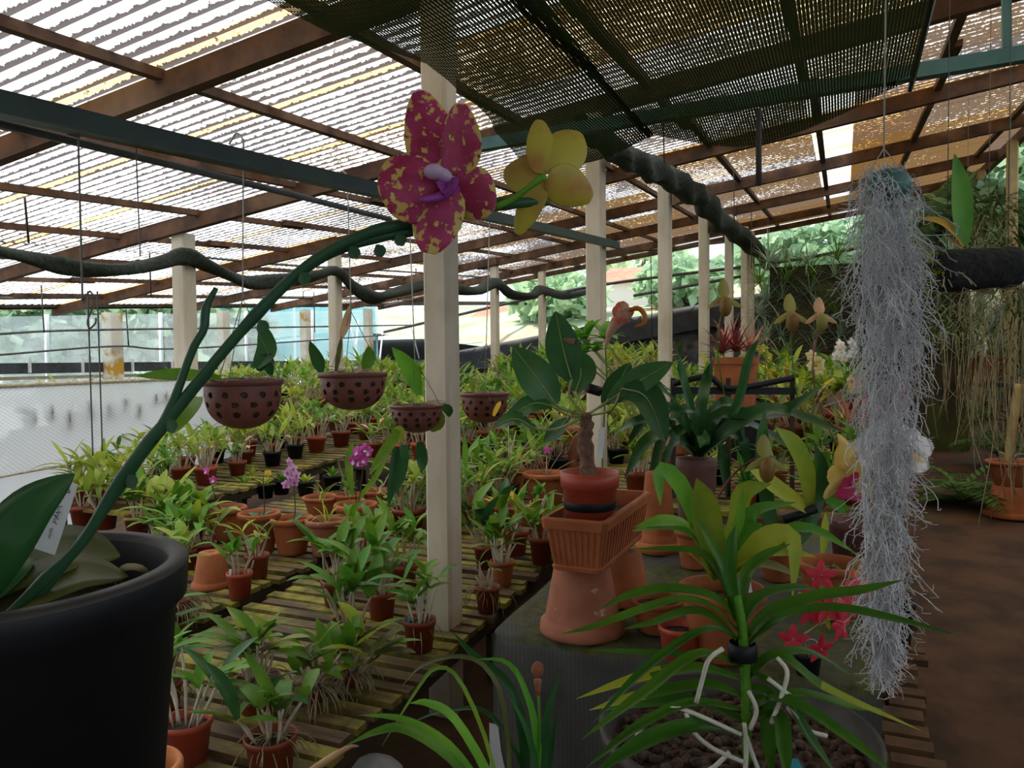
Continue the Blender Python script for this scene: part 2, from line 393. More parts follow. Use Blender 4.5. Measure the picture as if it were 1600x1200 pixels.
def netmat(name, col, open_, sc, line=.0, tr=.25):
    """open weave: threads and holes"""
    m, nt, out = mat_new(name); uv = nd(nt, 'UVMap'); sp = nd(nt, 'SeparateXYZ'); nt.links.new(uv.outputs[0], sp.inputs[0])
    fa = math_(nt, 'FRACT', math_(nt, 'MULTIPLY', sp.outputs[1], sc)); fb = math_(nt, 'FRACT', math_(nt, 'MULTIPLY', sp.outputs[0], sc*.35))
    n = noise(nt, 2.5, 4, uv.outputs[0]); k = math_(nt, 'MULTIPLY_ADD', n, .5, open_-.25)
    h = math_(nt, 'MULTIPLY', math_(nt, 'LESS_THAN', fa, k), math_(nt, 'LESS_THAN', fb, .8))
    d = nd(nt, 'BsdfDiffuse'); d.inputs[0].default_value = (*col, 1); t = nd(nt, 'BsdfTranslucent'); t.inputs[0].default_value = (*col, 1)
    m1 = nd(nt, 'MixShader'); m1.inputs[0].default_value = tr; nt.links.new(d.outputs[0], m1.inputs[1]); nt.links.new(t.outputs[0], m1.inputs[2])
    tp = nd(nt, 'BsdfTransparent'); mx = nd(nt, 'MixShader'); nt.links.new(h, mx.inputs[0]); nt.links.new(m1.outputs[0], mx.inputs[1]); nt.links.new(tp.outputs[0], mx.inputs[2])
    nt.links.new(mx.outputs[0], out.inputs[0]); return m
M['net'] = netmat('shade net', (.022, .032, .012), .155, 95)
M['sidenet'] = netmat('pale side netting', (.80, .88, .92), .80, 170, tr=.5)
M['screen'] = netmat('turquoise windbreak', (.08, .38, .44), .25, 60, tr=.5)
def filmmat():
    m, nt, out = mat_new('milky film'); d = nd(nt, 'BsdfDiffuse'); d.inputs[0].default_value = (.86, .89, .92, 1)
    t = nd(nt, 'BsdfTranslucent'); t.inputs[0].default_value = (.86, .91, .96, 1)
    g = nd(nt, 'BsdfTransparent'); g.inputs[0].default_value = (.8, .85, .9, 1)
    uv = nd(nt, 'UVMap'); f = noise(nt, 2, 3, uv.outputs[0]); k = math_(nt, 'MULTIPLY_ADD', f, .10, .10)
    m1 = nd(nt, 'MixShader'); m1.inputs[0].default_value = .6; m2 = nd(nt, 'MixShader'); nt.links.new(k, m2.inputs[0])
    nt.links.new(d.outputs[0], m1.inputs[1]); nt.links.new(t.outputs[0], m1.inputs[2]); nt.links.new(m1.outputs[0], m2.inputs[1]); nt.links.new(g.outputs[0], m2.inputs[2])
    nt.links.new(m2.outputs[0], out.inputs[0]); return m
M['film'] = filmmat()
M['earth'] = simple('damp earth', (.035, .016, .007), (.095, .043, .018), .9, 3.5, bump=.5, c3=(.06, .065, .015), s3=1.3, t3=(.56, .72))
M['bank'] = simple('bank soil', (.02, .016, .008), (.06, .048, .02), .95, 4, bump=.8, c3=(.06, .075, .012), s3=2, t3=(.5, .65))
M['stone'] = simple('dark stone wall', (.03, .03, .034), (.11, .11, .12), .9, 5, bump=1)
M['plast'] = simple('black sheet', (.012, .013, .018), (.03, .032, .04), .6, 4)
def blockmat():
    m, nt, out = mat_new('meshed concrete block'); b = nd(nt, 'BsdfPrincipled'); b.inputs['Roughness'].default_value = .85
    tc = nd(nt, 'TexCoord'); f = noise(nt, 5, 5); col = ramp(nt, [(.3, (.035, .036, .034)), (.7, (.095, .095, .09))], f).outputs[0]
    w = nd(nt, 'TexWave', wave_type='BANDS', bands_direction='X'); w.inputs['Scale'].default_value = 26; w.inputs['Distortion'].default_value = .4; nt.links.new(tc.outputs['Object'], w.inputs['Vector'])
    col = mixc(nt, math_(nt, 'MULTIPLY', w.outputs['Fac'], .45), col, (.03, .035, .03))
    geo = nd(nt, 'NewGeometry'); sx = nd(nt, 'SeparateXYZ'); nt.links.new(geo.outputs['Normal'], sx.inputs[0])
    f2 = noise(nt, 3.3, 5); up = math_(nt, 'MULTIPLY', math_(nt, 'GREATER_THAN', sx.outputs[2], .5), ramp(nt, [(.34, (0, 0, 0)), (.52, (1, 1, 1))], f2).outputs[0])
    mossc = ramp(nt, [(.3, (.02, .026, .004)), (.7, (.085, .085, .01))], noise(nt, 30, 3)).outputs[0]
    col = mixc(nt, up, col, mossc); nt.links.new(col, b.inputs['Base Color'])
    nt.links.new(b.outputs[0], out.inputs[0]); return m
M['block'] = blockmat()
M['lime'] = simple('flaked whitewash', (.45, .46, .48), (.62, .63, .66), .85, 9)
# ------------------------------------------------------------------ light
w = bpy.data.worlds.new('World'); S.world = w; w.use_nodes = True
bg = w.node_tree.nodes['Background']; bg.inputs[0].default_value = (.74, .87, 1, 1); bg.inputs[1].default_value = 2.1
sun = bpy.data.lights.new('sun', 'SUN'); suno = bpy.data.objects.new('sun', sun); COL.objects.link(suno)
sun.energy = 8.0; sun.angle = .03; sun.color = (1, .95, .86)
suno.rotation_euler = V((-.42, .22, .88)).to_track_quat('Z', 'Y').to_euler()
S.view_settings.view_transform = 'Standard'; S.view_settings.look = 'None'; S.view_settings.exposure = -.15; S.view_settings.gamma = 1
S.cycles.max_bounces = 7; S.cycles.diffuse_bounces = 4; S.cycles.transparent_max_bounces = 10; S.cycles.sample_clamp_indirect = 6
# ------------------------------------------------------------------ ground
m = MB(); rows = []
for i in range(61):
    u = -4+i*.55; rows.append([W(u, v*.55-14, .02*mnoise.noise(V((u, v*.55, 0)))) for v in range(32)])
m.grid(rows); struct(m.build('floor', M['earth']))
# right bank climbing away from the path
m = MB(); rows = []
for i in range(64):
    u = -6+i*.45; row = []
    for j in range(16):
        v = 1.28+j*.3; e = max(0, v-1.45); h = -.03+min(2.6, e*1.15)*(1 if u > 6 else .55+.45*max(0, u-2)/4)
        k = max(0, min(1, j/3)); row.append(W(u, v+.10*k*mnoise.noise(V((u*1.3, v, 3))), h+.22*k*mnoise.noise(V((u*1.7, v*1.7, 0)))))
    rows.append(row)
m.grid(rows); struct(m.build('bank_ground', M['bank']))
# ------------------------------------------------------------------ roof
U0, U1, V0, V1 = -6.0, 14.3, -9.35, 1.75
m = MB(); m.uv = []; n = int((U1-U0)/CORR*8)
for j in range(8):
    v = V0+(V1-V0)*j/7
    for i in range(n+1):
        u = U0+(U1-U0)*i/n; p = W(u, v, 0); p.z = roofz(u, v)+.075+.016*math.cos(2*PI*u/CORR); m.v.append(p); m.uv.append((u, v))
for j in range(7):
    for i in range(n):
        a = j*(n+1)+i; m.f.append((a, a+1, a+n+2, a+n+1)); m.m.append(0)
struct(m.build('roof', M['roof']))
m = MB(); m.uv = []; nn = int((7.4-U0)/CORR*6)  # roof carried on out of frame at the right, added to darken the front
for v in (1.7, 2.6, 3.6, 4.6):
    for i in range(nn+1):
        u = U0+(7.4-U0)*i/nn; p = W(u, v, 0); p.z = roofz(u, v)+.10+.016*math.cos(2*PI*u/CORR); m.v.append(p); m.uv.append((u, v))
for j in range(3):
    for i in range(nn):
        q = j*(nn+1)+i; m.f.append((q, q+1, q+nn+2, q+nn+1)); m.m.append(0)
struct(m.build('roof', M['roof']))
# rafters: pixel pairs on the roof plane; battens the same
def beamobj(name, a, b, w, h, mt, off=0):
    m = MB(); m.beam(a, b, w, h); o = m.build(name, mt, smooth_=False); return struct(o)
def ruv(u, v, off=0): p = W(u, v, 0); p.z = roofz(u, v)+off; return p
beams = []
m = MB(); m.ubox(-6.2, -6.0, -10, 4, -.2, 3.6); struct(m.build('added_wall_back', M['stone'], smooth_=False))  # unseen wall added behind the camera to keep sky light off the fronts
for i in range(-3, 6):
    u = 2.645+2.045*i
    if i == 5: u = 12.9
    for (va, vb, o) in ((-9.3, -4.9, 0), (-5.25, -1.35, -.012), (-1.75, 1.75, .0)):
        beamobj('roof_beam', ruv(u+.03*RN.uniform(-1, 1), va, o), ruv(u+.03*RN.uniform(-1, 1), vb, o), .06, .115, M['wood'])
for k, v in enumerate([-9.3, -8.45, -7.5, -6.55, -5.6, -4.7, -3.75, -2.85, -1.95, -1.1, -.25, .6, 1.45]):
    beamobj('roof_batten', ruv(U0, v+RN.uniform(-.06, .06), .045), ruv(5.9, v, .04), .05, .045, M['wood'])
    beamobj('roof_batten', ruv(5.6, v+.05, .045), ruv(U1, v+RN.uniform(-.06, .06), .045), .05, .045, M['wood'])
beamobj('roof_beam', ruv(U1, V0, 0), ruv(U1, V1, 0), .05, .09, M['wood'])
beamobj('roof_beam', ruv(8.5, 1.7, -.02), ruv(14.3, 1.7, -.02), .06, .11, M['wood'])
# ------------------------------------------------------------------ posts
def post(u, v, wd, top, label, mt='conc', h0=-.05, group=None, bev=.012, cap=None):
    loc = W(u, v, h0); m = MB(); a = wd/2; b = a-bev; H = top-loc.z
    ring = [(-b, -a), (b, -a), (a, -b), (a, b), (b, a), (-b, a), (-a, b), (-a, -b)]
    rows = [[loc+AX*x+AV*y+V((0, 0, z)) for x, y in ring] for z in (0, H*.33, H*.66, H)]
    m.grid(rows, close=True); o = len(m.v); m.v += rows[-1]; m.f.append(tuple(range(o, o+8))); m.m.append(0)
    ob = m.build('post', M[mt], None, False)
    return tag(ob, label, 'post', group)
L1 = ['thick square white post rising through the slatted bench behind the magenta orchid flower', 'white square post behind the large-leaved potted plant in the trough',
      'white square post behind the twisted black net roll, right beside the pink and orange pitcher', 'slim white post just past the brown slipper orchid flowers stem',
      'slim white post above the pink bromeliad planter', 'far slim white post beside the air plant bank', 'farthest slim white post at the end of the row']
for i in range(7):
    u = 2.645+2.04*i
    if i >= 5: u = 12.6+.9*(i-5)
    post(u, -1.44, .108, roofz(u, -1.44)-.05, L1[i])
L2 = ['white square post behind the translucent white panel', 'white square post behind the hanging basket with dry brown leaf', 'white square post hidden behind the main white post',
      'slim white post behind the mossy hanging basket, carrying the net roll', 'slim white post against the dark stone wall', 'farthest slim post of the left row near the stone wall']
for i in range(5):
    u = 4.75+2.04*i; post(u, -4.98, .115 if i else .14, roofz(u, -4.98)-.06, L2[i])
L3 = ['yellow-stained far post under the low eave beside the dense green trees', 'thin white far post behind the foreground orchid stem', 'yellow-stained far post above the dotted hanging basket',
      'white far post right of the dry brown leaf', 'white far post hidden behind the main post', 'yellow-marked far post where the stone wall begins', 'last far post at the low eave']
for i in range(7):
    u = 7.3+2.0*i
    if u < 14.8: post(u, -8.95, .19 if i == 0 else .15, roofz(u, -8.95)-.08, L3[i], 'concp')
for (u, v, l, wd) in ((9.6, 1.62, 'brown timber post near the roof corner beside the mossy bank', .10), (11.6, 1.62, 'thin timber post under the roof corner, further back', .09), (7.6, 1.75, 'timber post nearest the hanging black log', .10)):
    post(u, v, wd, roofz(u, v)-.05, l, 'stick')
# thin hanging rods / pipes / wires ----------------------------------------------------------------
def tubeobj(name, pts, r, mt, label, cat, seg=24, n=6, group=None):
    m = MB(); m.tube(smooth(pts, seg) if len(pts) > 2 else pts, r, n); o = m.build(name, mt); return tag(o, label, cat, group)
# green steel angle along the first post row (carries the baskets)
a, b = PV(-260, 103, -1.36), PV(968, 384, -1.36); m = MB(); d = (b-a).normalized(); up = V((0, 0, 1)); sd = d.cross(up).normalized()
m.box((a+b)/2, d*((b-a).length/2), sd*.0025, V((0, 0, .026))); m.box((a+b)/2+sd*.02-V((0, 0, .024)), d*((b-a).length/2), sd*.02, V((0, 0, .0025)))
tag(m.build('steel_beam', M['steel'], smooth_=False), 'dark green steel angle running past the magenta flower and carrying the hanging baskets', 'steel beam', kind='structure')
tubeobj('conduit_pipe', [PV(-260, 130, -1.40), PV(0, 193, -1.40), PV(400, 290, -1.40), PV(610, 343, -1.40)], .009, M['pipe'], 'thin grey conduit pipe slung just under the green steel beam', 'pipe')
# cross beam at the end of the shade net
B0 = P(740, 229, 3.72); B1 = P(1640, 78, 2.78); m = MB(); m.beam(B0, B1, .05, .055)
tag(m.build('steel_beam', M['steelb'], smooth_=False), 'blue-green steel cross beam holding the far edge of the shade net', 'steel beam', kind='structure')
hb = P(1575, -60, 2.86); m = MB(); m.beam(P(1573, 76, 2.86), P(1572, -90, 2.86), .03, .03, up=AX)
tag(m.build('steel_hanger', M['steelb'], smooth_=False), 'short blue-green steel bar holding the cross beam to the roof', 'steel bar', kind='structure')
# shade net: two widths sagging between the beam and the structure behind
def EDGE(u):
    k = [(-2, -1.46), (1.6, -1.46), (1.85, -1.44), (2.28, -1.26), (2.7, -1.29), (3.1, -1.37), (3.5, -1.44)]
    for (a, x), (c, y) in zip(k, k[1:]):
        if u <= c: q = (u-a)/(c-a); q = q*q*(3-2*q); return x+(y-x)*q
    return -1.44
def net(v0, v1, label, hend, seed, sag, ub=3.42):
    m = MB(); m.uv = []; rows = []; nu, nv = 34, 16
    for i in range(nu+1):
        q = i/nu; u = -1.6+(ub+1.6)*q; row = []
        for j in range(nv+1):
            s = j/nv; va = v0 if v0 != -1.45 else EDGE(u); v = va+(v1-va)*s
            z = 2.59+.065*math.cos(q*9+seed)*.3-sag*math.sin(PI*s)*(.5+.5*q)+.018*mnoise.noise(V((u*2, v*3, seed)))+.05*v
            if q > .9: z -= hend*((q-.9)/.1)**1.5*math.sin(PI*min(1, s*1.1))
            p = W(u, v, 0); p.z = z; row.append(p); m.uv.append((u, v))
        rows.append(row)
    m.grid(rows); o = m.build('shade_net', M['net']); return tag(o, label, 'shade net')
net(-1.45, -.78, 'dark green shade net width stretched behind the orchid flowers, nearer the main post', .03, 1, .05)
net(-.84, .24, 'dark green shade net width sagging in a hem above the hanging moss', .07, 4, .08)
net(.26, 1.7, 'unseen shade net width added over the earth path to darken the front right', .0, 9, .06, 2.35)  # out of frame, added to dim the light on the block
net(-3.1, -1.48, 'unseen shade net width added over the front of the slatted bench to darken it', .0, 11, .06, 1.05)  # likewise unseen, added to dim the black pot and the front slats
for v, l in ((-.81, 'black cord along the seam of the shade net'), (.235, 'black cord along the outer edge of the shade net')):
    a = W(-1.6, v, 0); a.z = 2.60+.05*v; b = W(3.45, v, 0); b.z = 2.585+.05*v; tubeobj('cord', [a, b], .011, M['black'], l, 'cord', n=5)
# twisted net rolls
def netroll(pts, r, label, seed, tw=9):
    c = smooth(pts, 90); m = MB(); rows = []; n = 12; k = len(c)
    for i, p in enumerate(c):
        t = (c[min(i+1, k-1)]-c[max(i-1, 0)]).normalized(); x = t.cross(V((0, 0, 1))).normalized(); y = x.cross(t); row = []
        rr = r[0]+(r[1]-r[0])*i/(k-1)
        for j in range(n):
            a = 2*PI*j/n; f = 1+.24*math.sin(2*a+i*tw/18)+.45*mnoise.noise(V((i*.23, math.cos(a)*1.2, math.sin(a)*1.2+seed)))
            row.append(p+(x*math.cos(a)+y*math.sin(a))*rr*f)
        rows.append(row)
    m.grid(rows, close=True); tag(m.build('net_roll', M['roll']), label, 'net roll')
vr = -4.86
netroll([PV(*q, vr) for q in ((-60, 380), (0, 393), (70, 408), (135, 421), (200, 420), (255, 408), (288, 400), (325, 414), (380, 440), (430, 440), (490, 432), (526, 424), (555, 452), (585, 466), (625, 455), (665, 445), (710, 452), (745, 455), (775, 442), (800, 460), (830, 462), (845, 452), (880, 462), (915, 456))],
        (.048, .07), 'long twisted black net roll looping along the left row of posts', 2)
netroll([PV(*q, -1.27) for q in ((905, 195), (935, 215), (965, 240), (1000, 258), (1040, 275), (1070, 296), (1095, 312), (1120, 342), (1150, 362), (1175, 385), (1207, 413))],
        (.055, .13), 'thick twisted black net roll climbing diagonally past the right row of posts', 7, 14)
# irrigation lines
irr = [([PV(-20, 375, -6.2), PV(170, 384, -6.2), PV(420, 412, -6.2), PV(640, 425, -6.2), PV(850, 440, -6.2)], .016, 'grey irrigation pipe above the black net roll'),
       ([PV(-20, 466, -8.4), PV(400, 464, -8.4), PV(700, 470, -8.4)], .018, 'dark irrigation pipe just under the low eave'),
       ([PV(-20, 523, -8.6), PV(120, 516, -8.6), PV(400, 512, -8.6), PV(640, 508, -8.6)], .016, 'thin water line crossing the far trees'),
       ([PV(-20, 556, -8.8), PV(180, 541, -8.8), PV(300, 544, -8.8), PV(600, 524, -8.8)], .014, 'lowest thin water line in front of the far trees'),
       ([PU(600, 519, 13.9), PU(900, 452, 13.9), PU(1200, 412, 13.9), PU(1340, 388, 13.9)], .03, 'grey pipe crossing the open far end behind the posts'),
       ([PU(600, 478, 14.1), PU(900, 408, 14.1), PU(1190, 372, 14.1)], .02, 'upper pipe under the far edge of the roof'),
       ([PU(990, 462, 13.7), PU(1180, 428, 13.7)], .03, 'rusty pipe in front of the far hillside')]
for p, r, l in irr: tubeobj('water_pipe', p, r, M['pipe'], l, 'pipe')
def drop(px, y0, y1, v, r, mt, label, dx=0, name='hanging_rod'): tubeobj(name, [PV(px, y0, v), PV(px+dx, y1, v)], r, M[mt], label, 'rod', n=5, group='thin rods hanging from the roof')
for px, y0, y1, v, dx in ((31, 222, 380, -5, 14), (64, 440, 520, -8, 5), (233, 372, 464, -6.2, 3), (197, 485, 540, -8.6, 4), (437, 300, 408, -6.2, 7), (473, 400, 468, -8, 1), (490, 440, 520, -8, 2), (622, 405, 470, -7, 0), (650, 385, 430, -6, 0), (776, 375, 412, -6, 1),
                          (958, 330, 385, -3.9, 0), (1016, 352, 530, -3.0, 3), (1146, 262, 375, -.8, 2), (1174, 330, 420, -.8, 0), (1185, 170, 290, -.1, 0), (1230, 262, 330, 0, 0), (1036, 190, 255, -.9, 2), (1262, 150, 300, .2, 0)):
    drop(px, y0, y1, v, .008 if v < -2 else .004, 'rod', 'thin dark rod hanging straight down from the roof timbers', dx)
# low-side gutter and its brackets
g = thing('gutter', W(6.5, -9.1, 0), 'long dark gutter outside the far left edge, level with the panel top', 'gutter')
a, b = PV(-60, 577, -9.1), PV(900, 563, -9.1); m = MB(); m.beam(a, b, .16, .13); m.build('trough', M['gutter'], g, False)
for px in (45, 128, 206, 268, 420, 550, 620):
    p = PV(px, 571, -9.02); m = MB(); m.box(p, AX*.012, AV*.03, V((0, 0, .09))); m.build('bracket', M['frame'], g, False)
m = MB(); m.beam(a-V((0, 0, .12)), b-V((0, 0, .12)), .05, .04); m.build('rail', M['conc'], g, False)
# eave edge
beamobj('roof_beam', PV(-80, 474, -9.2), PV(840, 474, -9.2), .08, .10, M['wooddk'])
# film panel with netting
pan = thing('film_panel', W(3.2, -4.74, .5), 'hanging translucent white panel covered in wire netting with dark blotches', 'panel')
NU, NV = 30, 12
def fp(q, s):
    top = PV(-160+505*q, 610-21*q, -4.74); bot = PV(-160+530*q, 905-160*q, -4.70+.10*math.sin(q*22)*.3); return top.lerp(bot, s)
m = MB(); m.uv = []; rows = []
for i in range(NU+1):
    row = []
    for j in range(NV+1):
        p = fp(i/NU, j/NV); p += AV*.012*mnoise.noise(V((i*.5, j*.35, 0))); row.append(p); m.uv.append((i*.1, j*.1))
    rows.append(row)
m.grid(rows); m.build('film_sheet', M['film'], pan)
m = MB()
for k in range(120):                                                  # diamond wire netting
    for s in (-1, 1):
        x0 = k/60-.5; a = (x0, 0.01); b = (x0+s*.36, .56)
        lo, hi = 0, 1
        if s*.36 != 0:
            for lim in (0, 1):
                t = (lim-x0)/(s*.36)
                if (s > 0) == (lim == 0): lo = max(lo, t)
                else: hi = min(hi, t)
        if hi > lo+.02:
            pa = fp(a[0]+(b[0]-a[0])*lo, a[1]+(b[1]-a[1])*lo)+AV*.02; pb = fp(a[0]+(b[0]-a[0])*hi, a[1]+(b[1]-a[1])*hi)+AV*.02
            m.tube([pa, pb], .0008, 3, cap=False)
m.build('wire_netting', M['wirew'], pan)
m = MB(); m.tube([fp(i/20, .56)+AV*.022 for i in range(21)], .008, 6); m.build('cord', M['cane'], pan)
m = MB(); m.tube([fp(i/20, .0) for i in range(21)], .016, 6); m.build('top_rail', M['cane'], pan)
blot = simple('grime blotch', (.30, .26, .26), (.45, .40, .38), .9, 30)
for px, py, h in ((46, 650, 26), (75, 643, 30), (103, 655, 38), (134, 640, 38), (164, 641, 32), (190, 630, 28), (212, 641, 32), (239, 622, 22), (254, 620, 24), (30, 640, 12)):
    p = PV(px, py, -4.765); m = MB(); rr = h/1200*5.2/2; m.ball(p, .035, .02, rr, 10); m.build('lichen_clump', blot, pan)
# ------------------------------------------------------------------ benches
def bench(u0, u1, v0, v1, h, label, pitch=.080, wd=.055, leg_h=None, mt='slat', jit=1):
    t = thing('slatted_bench', W(u0, (v0+v1)/2, 0), label, 'bench')
    m = MB(); m.uv = []; n = int((u1-u0)/pitch)
    for i in range(n):
        a = u0+i*pitch+RN.uniform(-.008, .008)*jit; b = a+wd*RN.uniform(.8, 1.1); e0 = RN.uniform(-.02, .03)*jit; e1 = RN.uniform(-.03, .02)*jit; t0 = RN.uniform(-.004, .004)
        m.ubox(a, b, v0+e0, v1+e1, h-.022+t0, h+t0); s = RN.uniform(0, 40)
        m.uv += [(x.dot(AX)+s, x.dot(AV)+s*.7) for x in m.v[-8:]]
    m.build('slat_top', M[mt], t, False)
    for v in (v0+.05, v1-.05):
        m = MB(); m.ubox(u0-.03, u1+.03, v-.025, v+.025, h-.085, h-.026); m.build('side_beam', M['wooddk'], t, False)
    k = max(2, int((u1-u0)/1.6)+1)
    for i in range(k):
        u = u0+.1+(u1-u0-.2)*i/(k-1)
        for v in (v0+.06, v1-.06):
            m = MB(); m.ubox(u-.03, u+.03, v-.03, v+.03, 0, h-.085); m.build('leg', M['wooddk'], t, False)
    return t
HA, HB, HC, HR = .34, .34, .46, .588
bench(1.15, 13.2, -2.33, -1.30, HA, 'mossy slatted bench with the main white post through its edge')
bench(1.25, 4.45, -3.52, -2.44, HB, 'mossy slatted bench carrying the row of terracotta pots, beyond the dark gap')
bench(4.95, 13.0, -3.55, -2.47, HC, 'slatted bench of leafy pots that starts behind the terracotta pots', pitch=.09)
bench(3.2, 13.0, -4.62, -3.66, HC, 'slatted bench of young plants along the foot of the white panel', pitch=.09)
bench(5.0, 13.0, -6.6, -5.3, HC, 'far slatted bench past the left posts, dense with plants', pitch=.11)
bench(5.5, 13.0, -8.4, -6.9, HC, 'farthest slatted bench, along the low eave, dense with plants', pitch=.12)
bench(3.55, 8.7, -1.12, .12, .62, 'raised slatted bench of flowering plants to the right of the post row', pitch=.085)
bench(.9, 3.4, .10, .24, .36, 'narrow strip of dark slats beside the earth path', mt='slatb')
# the meshed block
b = thing('concrete_block', W(2.07, -.45, 0), 'large mossy grey block wrapped in mesh that carries the trough and terracotta pots', 'block')
m = MB(); rows = []
def rowat(u, h, du):
    return [W(u+du+.012*mnoise.noise(V((i*.9, h*3, du))), -.97+1.06*i/24, h+.012*mnoise.noise(V((i*.7, u*3, 1)))) for i in range(25)]
m.grid([rowat(2.07, 0, 0), rowat(2.07, .2, .0), rowat(2.07, .4, .0), rowat(2.07, .56, 0), rowat(2.07, .585, .015)]+[rowat(2.1+k*.15, HR, 0) for k in range(10)]+[rowat(3.48, .0, 0)])
for s in (-.97, .09): m.quad(W(2.07, s, 0), W(3.48, s, 0), W(3.48, s, HR), W(2.07, s, HR))
m.build('meshed_body', M['block'], b)
m = MB(); rows = []
for i in range(9):
    h = .02+.3*i/8; wd = .02+.06*(1-i/8)**1.3*(1+.5*mnoise.noise(V((i*.8, 0, 0))))
    rows.append([W(2.064, -.978, h), W(2.062, -.97+wd*.5, h), W(2.066, -.97+wd, h)])
m.grid(rows); m.build('flaked_whitewash', M['lime'], b)
# little stone at the bottom edge
m = MB(); c = G(585, 1222, .1); m.ball(c, .09, .12, .07, 12); [None]
for i, p in enumerate(m.v): m.v[i] = c+(p-c)*(1+.18*mnoise.noise(p*9))
tag(m.build('stone', M['lime']), 'rounded grey stone peeping up at the bottom edge beside the bench', 'stone')
m = MB(); a = G(585, 1222, .1); m.ubox(*(lambda q: (q[0]-.16, q[0]+.12, q[1]-.14, q[1]+.14))(UV(a)), 0, .045); tag(m.build('paving_slab', M['conc'], smooth_=False), 'small concrete slab under the grey stone', 'slab')
# ------------------------------------------------------------------ far end: stone wall, plastic, hillside
m = MB(); rows = []
for i in range(40):
    v = -8.2+8.9*i/39; top = .82+.157*(v+6.9)
    rows.append([W(14.9+.10*mnoise.noise(V((v*2, z*2, 0))), v, top*z-.3*(1-z)*0) for z in (0, .1, .2, .3, .4, .5, .6, .7, .8, .9, 1)]+[W(15.5, v, top)])
m.grid(rows); o = struct(m.build('wall_far', M['stone']))
m = MB(); rows = []
for i in range(40):
    v = -7.6+8.2*i/39; top = .86+.157*(v+6.9)
    rows.append([W(14.70+.05*mnoise.noise(V((v*3, z*4, 2))), v, top-.42+.46*z) for z in (0, .25, .5, .75, 1)]+[W(15.3, v, top+.05)])
m.grid(rows); tag(m.build('plastic_sheet', M['plast']), 'black plastic sheet draped over the top of the dark stone wall', 'sheet')
m = MB(); rows = []
for i in range(26):
    v = -34+2.2*i; rows.append([W(17+2*j, v, 1.0+max(0, j-1)*.13*(1+.06*(v+10) if v > -10 else .6)+.6*mnoise.noise(V((v*.2, j*.4, 5)))) for j in range(14)])
m.grid(rows); struct(m.build('hill_ground', simple('sunlit hillside', (.22, .27, .15), (.45, .46, .32), .9, .5, c3=(.40, .30, .20), s3=.3, t3=(.55, .6))))
# outside ground on the left
m = MB(); m.grid([[W(u, v, .25-.05*(v < -14)) for v in (-60, -30, -14, -9.4)] for u in (-12, 0, 8, 16, 40)]); struct(m.build('yard_ground', simple('sunlit yard', (.30, .32, .27), (.42, .42, .36), .9, 1)))
# ------------------------------------------------------------------ trees
def tree(name, c, rx, ry, rz, n, leaf, label, mt, group=None, trunk=True, sz=.28, seed=0, cat='tree'):
    rn = random.Random(seed); t = thing(name, (c.x, c.y, c.z-rz*1.0), label, cat, group); m = MB()
    for i in range(n):
        while 1:
            q = V((rn.uniform(-1, 1), rn.uniform(-1, 1), rn.uniform(-1, 1)))
            if .35 < q.length < 1 and mnoise.noise(q*2.3+V((seed, 0, 0))) > -.18: break
        p = c+V((q.x*rx, q.y*ry, q.z*rz)); d = V((rn.uniform(-1, 1), rn.uniform(-1, 1), rn.uniform(-.8, .4))).normalized(); s = sz*rn.uniform(.5, 1.2)
        sd = d.cross(V((rn.uniform(-1, 1), rn.uniform(-1, 1), rn.uniform(-1, 1)))).normalized()*s*.3
        m.v += [p, p+d*s*.5+sd, p+d*s, p+d*s*.5-sd]; k = len(m.v); m.f.append((k-4, k-3, k-2, k-1)); m.m.append(0)
    m.build('foliage', mt, t, False)
    if trunk:
        m = MB(); m.tube([c-V((0, 0, rz*1.9)), c-V((.1, 0, rz*.6)), c+V((.2, 0, rz*.3))], [rx*.09, rx*.07, rx*.03], 8); m.build('trunk', M['trunk'], t)
    return t
TG = leafmat('sunlit tree', (.20, .36, .20), (.46, .58, .38), .4, .5, 2)
TG2 = leafmat('deep tree', (.07, .16, .08), (.20, .32, .14), .3, .5, 2)
TL = ['broad sunlit tree seen between the far left posts', 'pale tree right of the yellow-stained post', 'bushy tree behind the turquoise windbreak corner', 'low tree beside the bright opening', 'tree tops behind the far left posts']
for i, (px, py, d, rx, rz) in enumerate(((95, 520, 15, 1.5, 1.0), (250, 520, 15.5, 1.6, 1.05), (330, 530, 17, 1.2, 1.0), (20, 505, 19, 2.0, 1.1), (300, 620, 13.5, 1.0, .6))):
    tree('leafy_tree', P(px, py, d), rx, rx, rz, 1500, 0, TL[i], TG, sz=.42, seed=i)
FL = ['sunlit tree on the far hillside left of the pitcher', 'sunlit bush on the far hillside above the plastic sheet', 'tree on the hillside behind the slim far posts', 'bright tree behind the far end of the post row', 'tree above the air plant bank']
for i, (px, py, d, rx, rz) in enumerate(((870, 462, 24, 1.5, .8), (1070, 440, 24, 1.5, .7), (1000, 420, 34, 2.6, 1.4), (1215, 405, 25, 1.6, .8), (1290, 385, 24, 1.6, .9))):
    tree('hillside_tree', P(px, py, d), rx, rx, rz, 900, 0, FL[i], TG, sz=.5, seed=20+i)
RL = ['dark green tree behind the roof corner, beside the brown leaf on the log', 'leafy tree filling the gap right of the hanging moss', 'deep green tree above the mossy bank at the path side', 'leafy shrub above the black log', 'tall green tree past the timber posts']
for i, (px, py, d, rx, rz) in enumerate(((1470, 340, 13.5, 1.2, .8), (1420, 375, 14.5, .9, .7), (1580, 320, 11, 1.1, .7), (1545, 345, 10, .8, .5), (1620, 250, 13, 1.5, 1.0))):
    tree('bank_tree', P(px, py, d), rx, rx, rz, 1300, 0, RL[i], TG2, sz=.32, seed=40+i)
